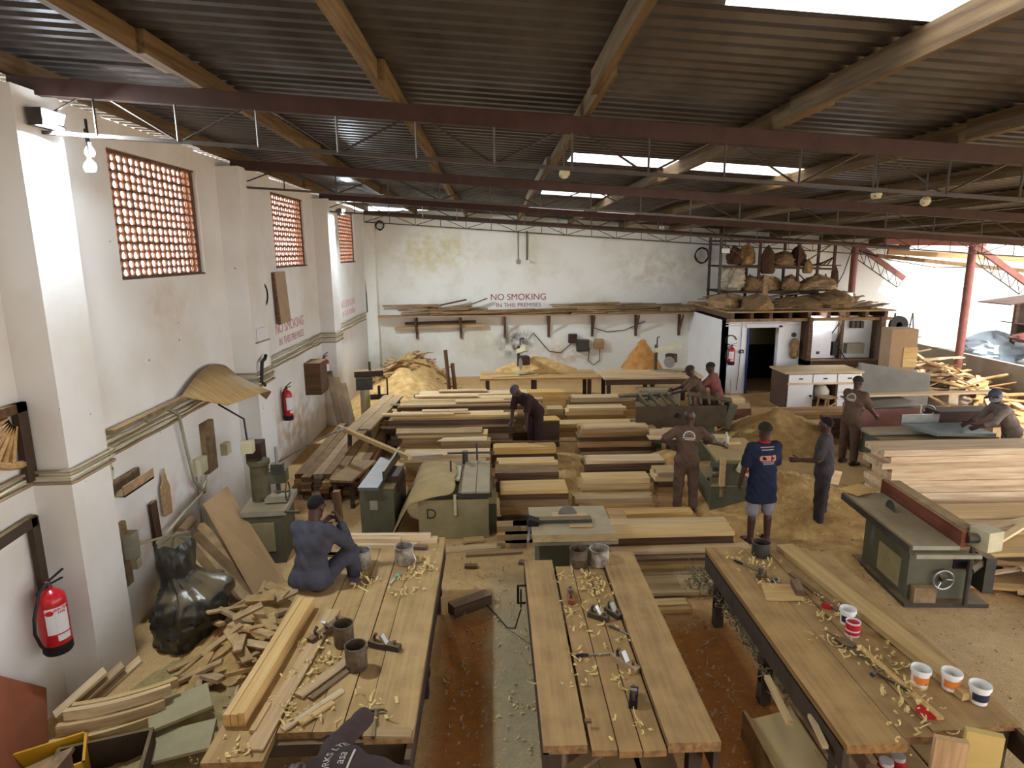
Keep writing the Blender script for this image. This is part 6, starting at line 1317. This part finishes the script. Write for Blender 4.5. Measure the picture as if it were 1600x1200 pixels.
t = can('grey metal drum at the right of the loft', 10.55, 19.2, 2.5, .2, .45, M_steel, None, (.12, .3), 'metal_drum', 'drum')
mbs = MB()
for k in range(60):
    R2 = random.Random(100+k); x = R2.uniform(6.9, 11.3); y = R2.uniform(18.5, 20.6); L_ = R2.uniform(.5, 1.4); a = R2.uniform(-.5, .5); z = 2.53+R2.uniform(0, .3)*(y > 19.4)
    mbs.bar((x-L_/2*math.cos(a), y-L_/2*math.sin(a), z), (x+L_/2*math.cos(a), y+L_/2*math.sin(a), z+R2.uniform(-.0, .18)), R2.uniform(.06, .16), .03)
tag(mbs.build('scrap_timber', W_offd), 'jumble of dusty scrap boards lying about the loft', 'timber', None, 'stuff')
for k in range(6):
    R2 = random.Random(400+k); sackm(['first', 'second', 'third', 'fourth', 'fifth', 'sixth'][k]+' lumpy bundle from the left on the lower loft shelf', 7.9+.42*k, 20.0+R2.uniform(-.2, .3), 2.98, R2.uniform(.2, .34), R2.uniform(.25, .5), (M_sack, W_offd, W_off)[k % 3], 70+k, R2.uniform(1, 1.6))
for k in range(8): R2 = random.Random(200+k); x = 9.6+.12*k; plank('stick', 'thin stick piled on the middle loft shelf', (x, 20.0, 3.0), (x+R2.uniform(-.5, .5), 20.3, 3.15+R2.uniform(.1, .4)), .04, .03, W_brX, 'stick', 'sticks on the loft rack')
for k in range(5): plank('stick', 'thin rod at the right of the top loft shelf', (9.85+.12*k, 20.0, 3.75), (10.3+.08*k, 20.2, 3.8+.05*k), .03, .03, W_brX, 'stick', 'rods on the top loft shelf')
t = thing('floodlight', 'small unlit floodlight at the top left of the loft rack', 'lamp', (7.0, 19.68, 4.2)); MB().b2((-.14, -.05, -.09), (.14, .05, .09)).build('housing', M_black, t); MB().b2((-.12, -.06, -.07), (.12, -.05, .07)).build('glass', M_label, t); MB().tube([(0, 0, .09), (0, 0, .35)], .015, 6).build('bracket', M_iron, t)

# ================================================================== THE OPEN RIGHT SIDE
def post(label, x, y, h):
    t = thing('steel_post', label, 'post', (x, y, 0)); MB().lathe([(.11, 0), (.11, h), (.001, h)], n=16).build('shaft', M_red, t, True); MB().box((0, 0, .01), (.35, .35, .02)).build('base_plate', M_red, t); MB().box((0, 0, h), (.3, .3, .02)).build('cap_plate', M_red, t)
    # sloping cantilever truss at the head
    MB().bar((.05, 0, h-.02), (1.75, 0, h-1.12), .1, .16).build('cantilever_chord', M_red, t)
    MB().bar((.05, 0, h-.45), (1.55, 0, h-1.42), .03, .03).build('lower_rod', M_rod, t)
    for k in range(5): a, c = k/5, (k+1)/5; MB().tube([(.05+1.7*a, 0, h-.04-1.1*a), (.05+1.5*c, 0, h-.45-.97*c)], .012, 5).build('web_rod', M_rod, t); MB().tube([(.05+1.5*c, 0, h-.45-.97*c), (.05+1.7*c, 0, h-.04-1.1*c)], .012, 5).build('web_rod', M_rod, t)
    return t
post('farther red steel post rising behind the loft', 12.05, 21.6, 4.35); post('nearer red steel post with a sloping arm', 13.7, 18.45, 4.3); post('red steel post nearest the right edge of the shed', 13.7, 12.5, 4.35)
o = MB().bar((11.2, 18.6, 4.42), (14.0, 18.4, 4.33), .14, .16).build('red_beam', M_red); tag(o, 'red steel beam over the nearer red post', 'beam')
plank('beam', 'upper weathered timber beam at the open right roof edge', (12.3, 20.2, 4.12), (17.5, 19.6, 3.75), .12, .16, W_tanX, 'beam'); plank('beam', 'lower weathered timber beam at the open right roof edge', (12.2, 20.6, 4.0), (17.5, 20.2, 3.4), .1, .12, W_offd, 'beam')
cabl('black cable sagging below the weathered beams', [(12.1, 21.55, 4.15), (13.0, 21.2, 3.85), (14.3, 20.8, 3.6), (15.6, 20.3, 3.62)], .015); cabl('cable down beside the farther red post', [(11.95, 21.62, 4.2), (11.8, 21.75, 3.4), (11.4, 21.8, 2.51)], .014)
struct(MB().b2((14.2, 13.5, -.05), (14.36, 22.1, 1.08)).build('wall_low_right', M_grey)); struct(MB().add([(9.9, 16.9, 0), (11.35, 16.2, 0), (11.35, 16.35, 0), (9.9, 17.05, 0), (9.9, 16.9, 1.2), (11.35, 16.2, 1.0), (11.35, 16.35, 1.0), (9.9, 17.05, 1.2)], [(0, 3, 2, 1), (4, 5, 6, 7), (0, 1, 5, 4), (1, 2, 6, 5), (2, 3, 7, 6), (3, 0, 4, 7)]).build('wall_low_middle', M_grey))
t = thing('cardboard_box', 'tall brown cardboard box against the store room corner', 'box', (11.35, 17.6, .3), -.1); MB().b2((-.4, -.3, .6), (.3, .3, 1.75)).build('carton', M_card, t); MB().b2((-.05, -.32, .7), (.32, -.3, 1.25)).build('flap', W_pineX, t); MB().b2((-.45, -.35, -.3), (.35, .3, .6)).build('stand', M_grey, t)
heap('dusty core of the scrap mountain by the nearer red post', 12.6, 17.6, 1.5, 2.0, .7, mat('grey_dust', srgb(150, 130, 110), .95, 0, .2, 8, None, .4), 21)
pile('on the scrap mountain by the nearer red post', 12.6, 17.7, 1.6, 2.0, .95, 90, (.6, 1.9), W_off, 31, (.08, .2), box=(11.4, 14.1))
heap('dusty core of the rear scrap heap by the bright wall', 12.8, 20.4, 1.35, 1.3, 1.5, mat('grey_dust_b', srgb(170, 148, 124), .95, 0, .2, 8, None, .4), 22)
pile('on the rear scrap heap by the bright wall', 12.8, 20.3, 1.3, 1.1, 1.6, 45, (.6, 1.7), W_off, 33, (.08, .2), box=(11.4, 14.1), stuff=True)
for k, (p, q) in enumerate([((11.6, 15.6, .35), (13.3, 18.0, .8)), ((12.4, 15.3, .3), (13.6, 17.4, .65)), ((12.0, 17.8, 1.1), (13.4, 17.9, 1.15)), ((13.4, 15.5, .2), (13.9, 17.8, .4)), ((11.5, 17.3, .75), (12.9, 17.0, .85))]):
    plank('board', ['long pale board sloping up the scrap mountain', 'wide pale board sloping beside the red post', 'white-painted beam resting across the scrap', 'narrow board right of the red post', 'cream board lying across the scrap mountain'][k], p, q, .2, .035, W_palX)
o = MB().lathe([(.3, 0), (.3, .12), (.1, .12), (.1, .0)], n=20, M=rotm(PI/2, 0, 0)).build('tyre', M_blk2); at(o, 13.3, 20.9, 1.75); tag(o, 'small dark wheel on the rear scrap heap', 'wheel')
t = thing('steel_trestle', 'thin steel frame standing on the rear scrap heap', 'frame', (13.75, 21.3, 1.2))
for x in (-.3, .3): MB().bar((x-.12, 0, 0), (x, 0, .9), .03, .03).build('leg', M_iron, t); MB().bar((x+.12, 0, 0), (x, 0, .9), .03, .03).build('leg', M_iron, t)
MB().bar((-.3, 0, .5), (.3, 0, .5), .03, .03).build('rail', M_iron, t)
sackm('pale blue tarpaulin bundle behind the red post', 15.4, 19.4, .75, .75, .85, mat('pale_blue_tarpaulin', srgb(176, 190, 200), .6, 0, .15, 5), 50, 1.2)
for k, (x, y) in enumerate([(15.9, 17.9), (16.5, 18.3)]):
    t = thing('plastic_drum', ['nearer', 'farther'][k]+' blue plastic drum at the right edge', 'drum', (x, y, .75)); MB().lathe([(.3, 0), (.33, .06), (.33, .35), (.35, .38), (.33, .41), (.33, .75), (.28, .85), (.001, .86)], n=20).build('drum_wall', mat('blue_drum_plastic', srgb(70, 90, 120), .45, 0, .2, 4), t, True); MB().lathe([(.06, .85), (.06, .9), (.001, .91)], (.14, 0, 0), 10).build('bung', M_black, t)
struct(MB().b2((14.36, 15, -.1), (22, 22.1, .75)).build('floor_raised', M_grey))
t = thing('shelter', 'dark lean-to shelter with a rusty sheet roof at the far right', 'shelter', (16.4, 19.2, .75)); MB().bar((-1.6, -.4, 1.85), (1.4, -.2, 2.2), 1.2, .03).build('roof_sheet', M_rust, t); MB().bar((-1.2, -.5, 1.3), (1.4, -.5, .95), .5, .03).build('awning_sheet', M_rust, t)
for x in (-.75, 1.2): MB().b2((x-.05, -.3, 0), (x+.05, -.2, 1.95)).build('post', W_brX, t)
MB().b2((-.7, -.2, .9), (1.2, -.15, 1.9)).build('back_board', W_dark, t)
t = thing('carton', 'white-fronted carton under the lean-to shelter', 'box', (16.2, 18.5, 1.6)); MB().b2((-.2, -.2, 0), (.35, .2, .42)).build('carton_body', M_card, t); MB().b2((-.05, -.21, .03), (.33, -.2, .4)).build('front_label', M_label, t)
sackm('red cloth heap on the drums at the right edge', 15.6, 18.4, 1.5, .35, .25, M_red, 60, 1.4)

# ================================================================== SHAVINGS AND SMALL LITTER
def shavings(label, n, area, z, seed, size=(.04, .13), m=None, flat=.8):
    R2 = random.Random(seed); mb = MB()
    for k in range(n):
        x, y = area(R2); L_ = R2.uniform(*size); w2 = R2.uniform(.004, .013); a = R2.uniform(0, 2*PI); cr = R2.uniform(1., 6.); v = []; px, py, pz, th, hd = 0., 0., .004, 0., 0.
        for i in range(5):
            for s_ in (-1, 1): v.append((px, py+s_*w2, pz))
            px += L_/4*math.cos(th); pz = max(.003, pz+L_/4*math.sin(th)*flat); th += cr/4; hd += R2.uniform(-.5, .5); py += L_/4*math.sin(hd)
        ca_, sa_ = math.cos(a), math.sin(a); zz = z(x, y) if callable(z) else z
        mb.add([(x+q[0]*ca_-q[1]*sa_, y+q[0]*sa_+q[1]*ca_, zz+q[2]) for q in v], [(2*i, 2*i+2, 2*i+3, 2*i+1) for i in range(4)])
    o = mb.build('wood_shavings', m or M_shav); tag(o, label, 'shavings', None, 'stuff'); return o
def clusters(cs, sd=.09):
    def f(R2): c = R2.choice(cs); return c[0]+R2.gauss(0, sd), c[1]+R2.gauss(0, sd)
    return f
shavings('curled shavings strewn over the left workbench', 190, clusters([(-1.6, 4.4), (-1.55, 4.7), (-1.5, 4.95), (-1.62, 5.2), (-1.45, 4.3), (-.9, 6.4), (-.85, 6.7), (-.95, 6.1), (-1.4, 6.3), (-.8, 6.5), (-1.9, 4.0), (-1.0, 4.3)], .08), .856, 1)
shavings('curled shavings strewn over the middle workbench', 150, clusters([(.72, 6.3), (.95, 6.1), (1.0, 6.0), (.68, 5.7), (.75, 5.55), (.95, 5.3), (1.05, 5.2), (.68, 4.9), (.5, 4.6), (1.0, 4.6), (.95, 4.1), (.9, 6.4), (1.12, 6.2), (.9, 5.7)], .08), .823, 2)
shavings('curled shavings strewn over the right workbench', 190, clusters([(2.7, 6.6), (2.8, 6.5), (2.95, 6.4), (2.75, 6.1), (3.1, 5.7), (3.15, 5.4), (3.1, 4.8), (3.2, 4.7), (3.2, 4.4), (3.1, 4.2), (2.95, 5.1), (3.0, 4.0), (3.3, 4.9)], .1), .856, 3)
shavings('shavings littering the orange dust right of the middle workbench', 260, lambda R2: (R2.uniform(1.6, 2.4), R2.uniform(4.0, 6.9)), .006, 4, (.03, .1), W_off)
shavings('shavings littering the orange dust left of the concrete strip', 110, lambda R2: (R2.uniform(-.55, -.1), R2.uniform(4.3, 7.2)), .006, 5, (.03, .09), W_off)
shavings('shavings sprinkled along the concrete strip', 120, lambda R2: (R2.uniform(-.1, .4), R2.uniform(4.3, 7.6)), .006, 6, (.02, .07))
shavings('grey shavings stuffed on the shelf under the right workbench', 700, lambda R2: (R2.uniform(2.42, 2.95), R2.uniform(4.9, 6.95)), lambda x, y: .33+.1*random.random(), 7, (.05, .13), mat('dusty_shavings', srgb(150, 134, 100), .9, 0, .3, 20), 1.)
shavings('shavings drifted beside the left workbench', 420, lambda R2: (R2.uniform(-2.6, -2.08), R2.uniform(4.0, 6.6)), lambda x, y: .02+.1*random.random(), 8, (.04, .1))
shavings('shavings scattered over the heap by the grey-overalled worker', 520, lambda R2: (R2.gauss(4.9, .7), R2.gauss(9.9, .7)), lambda x, y: .02+max(0, .5*(1-math.hypot((x-4.9)/1.7, (y-10.3)/1.6))), 9, (.03, .09))
shavings('shavings hanging over the far left corner of the right workbench shelf', 160, clusters([(2.4, 6.95), (2.42, 7.02)], .09), lambda x, y: .25+.3*random.random(), 10, (.05, .12), MATS['dusty_shavings'], 1.)
# litter between the benches and machine D
for k, (p, q, wd, m, lb) in enumerate([((-.75, 8.72, .02), (.05, 8.8, .02), .14, W_pineX, 'pale board flat on the floor before machine D'), ((-.45, 8.55, .02), (.35, 8.62, .02), .1, W_tanX, 'brown board flat on the floor left of the table saw'), ((-.5, 9.0, .03), (-.2, 9.03, .03), .14, W_pineX, 'thick short block at the foot of machine D'), ((-.45, 8.2, .03), (-.28, 8.19, .03), .08, W_brX, 'small dark block on the floor behind the left workbench'), ((.3, 8.3, .02), (.65, 8.2, .02), .1, W_brX, 'dark strip on the floor beside the table saw')]):
    plank('board', lb, p, q, wd, .035, m)
# jars and clutter under the front of the right bench
for k, (x, y, m, lb) in enumerate([(2.72, 3.98, M_clear, 'glass jar with a brown cap under the right workbench'), (2.86, 4.05, M_rplas, 'left red jar under the right workbench'), (2.98, 4.1, M_rplas, 'right red jar under the right workbench'), (2.9, 3.92, M_wplas, 'white-topped jar before the red jars')]):
    t = thing('jar', lb, 'jar', (x, y, .325)); MB().lathe([(.055, 0), (.06, .02), (.06, .14), (.045, .17)], n=16).build('jar_wall', m, t, True); MB().lathe([(.05, .17), (.05, .2), (.001, .202)], n=16).build('cap', M_card if k == 0 else M_wplas, t, True)
for k in range(6): plank('offcut', 'scrap of wood on the shelf under the middle workbench', (.5+.1*k, 4.2+.3*k, .36), (.9+.1*k, 4.5+.25*k, .37), .1, .04, W_offd, 'offcut', 'scraps under the middle workbench')
for k in range(7): plank('offcut', 'board end stored under the left workbench', (-1.2+.06*k, 4.1, .35+.03*(k % 2)), (-1.25+.08*k, 6.6, .36), .09, .05, W_brX if k % 2 else W_offd, 'offcut', 'boards under the left workbench')
t = thing('low_table', 'small low table with a brown board top left of the jointer', 'table', (-2.5, 10.9, 0), -.2)
MB().b2((-.2, -.55, .48), (.2, .55, .52)).build('top_board', W_tanY, t)
for xx in (-.15, .15):
    for yy in (-.45, .45): MB().b2((xx-.03, yy-.03, 0), (xx+.03, yy+.03, .48)).build('leg', W_dark, t)

R3 = random.Random(77)
for k in range(34):
    x = R3.uniform(6.3, 8.6); y = R3.uniform(5.6, 8.0); z = .04+.16*R3.random()*(y > 6.6); a = R3.uniform(-.5, .3); L_ = R3.uniform(.5, 1.6)
    plank('board', 'loose board in the litter right of the right table saw', (x-L_/2*math.cos(a), y-L_/2*math.sin(a), z), (x+L_/2*math.cos(a), y+L_/2*math.sin(a), z+R3.uniform(0, .06)), R3.uniform(.06, .15), .03, (W_palX, W_pineX, W_tanX, W_brX)[k % 4], 'plank', 'boards littering the floor right of the right table saw')
for k in range(30):
    x = R3.uniform(-.6, 4.4); y = R3.uniform(8.6, 12.6); a = R3.uniform(0, 3.1); L_ = R3.uniform(.1, .35)
    if 1.15 < x < 1.5 or 3.2 < x < 3.6 or y < 9.3: plank('offcut', 'small chip of wood on the aisle floor', (x, y, .02), (x+L_*math.cos(a), y+L_*math.sin(a), .02), .05, .02, W_off, 'offcut', 'chips on the aisle floor')
shavings('fine chips sprinkled over the open floor before the right table saw', 300, lambda R2: (R2.uniform(3.9, 6.4), R2.uniform(5.2, 8.8)), .012, 12, (.02, .07), W_off)
shavings('fine chips sprinkled over the floor behind the benches', 260, lambda R2: (R2.uniform(-.6, 3.6), R2.uniform(7.0, 9.2)), .012, 13, (.02, .07), W_off)
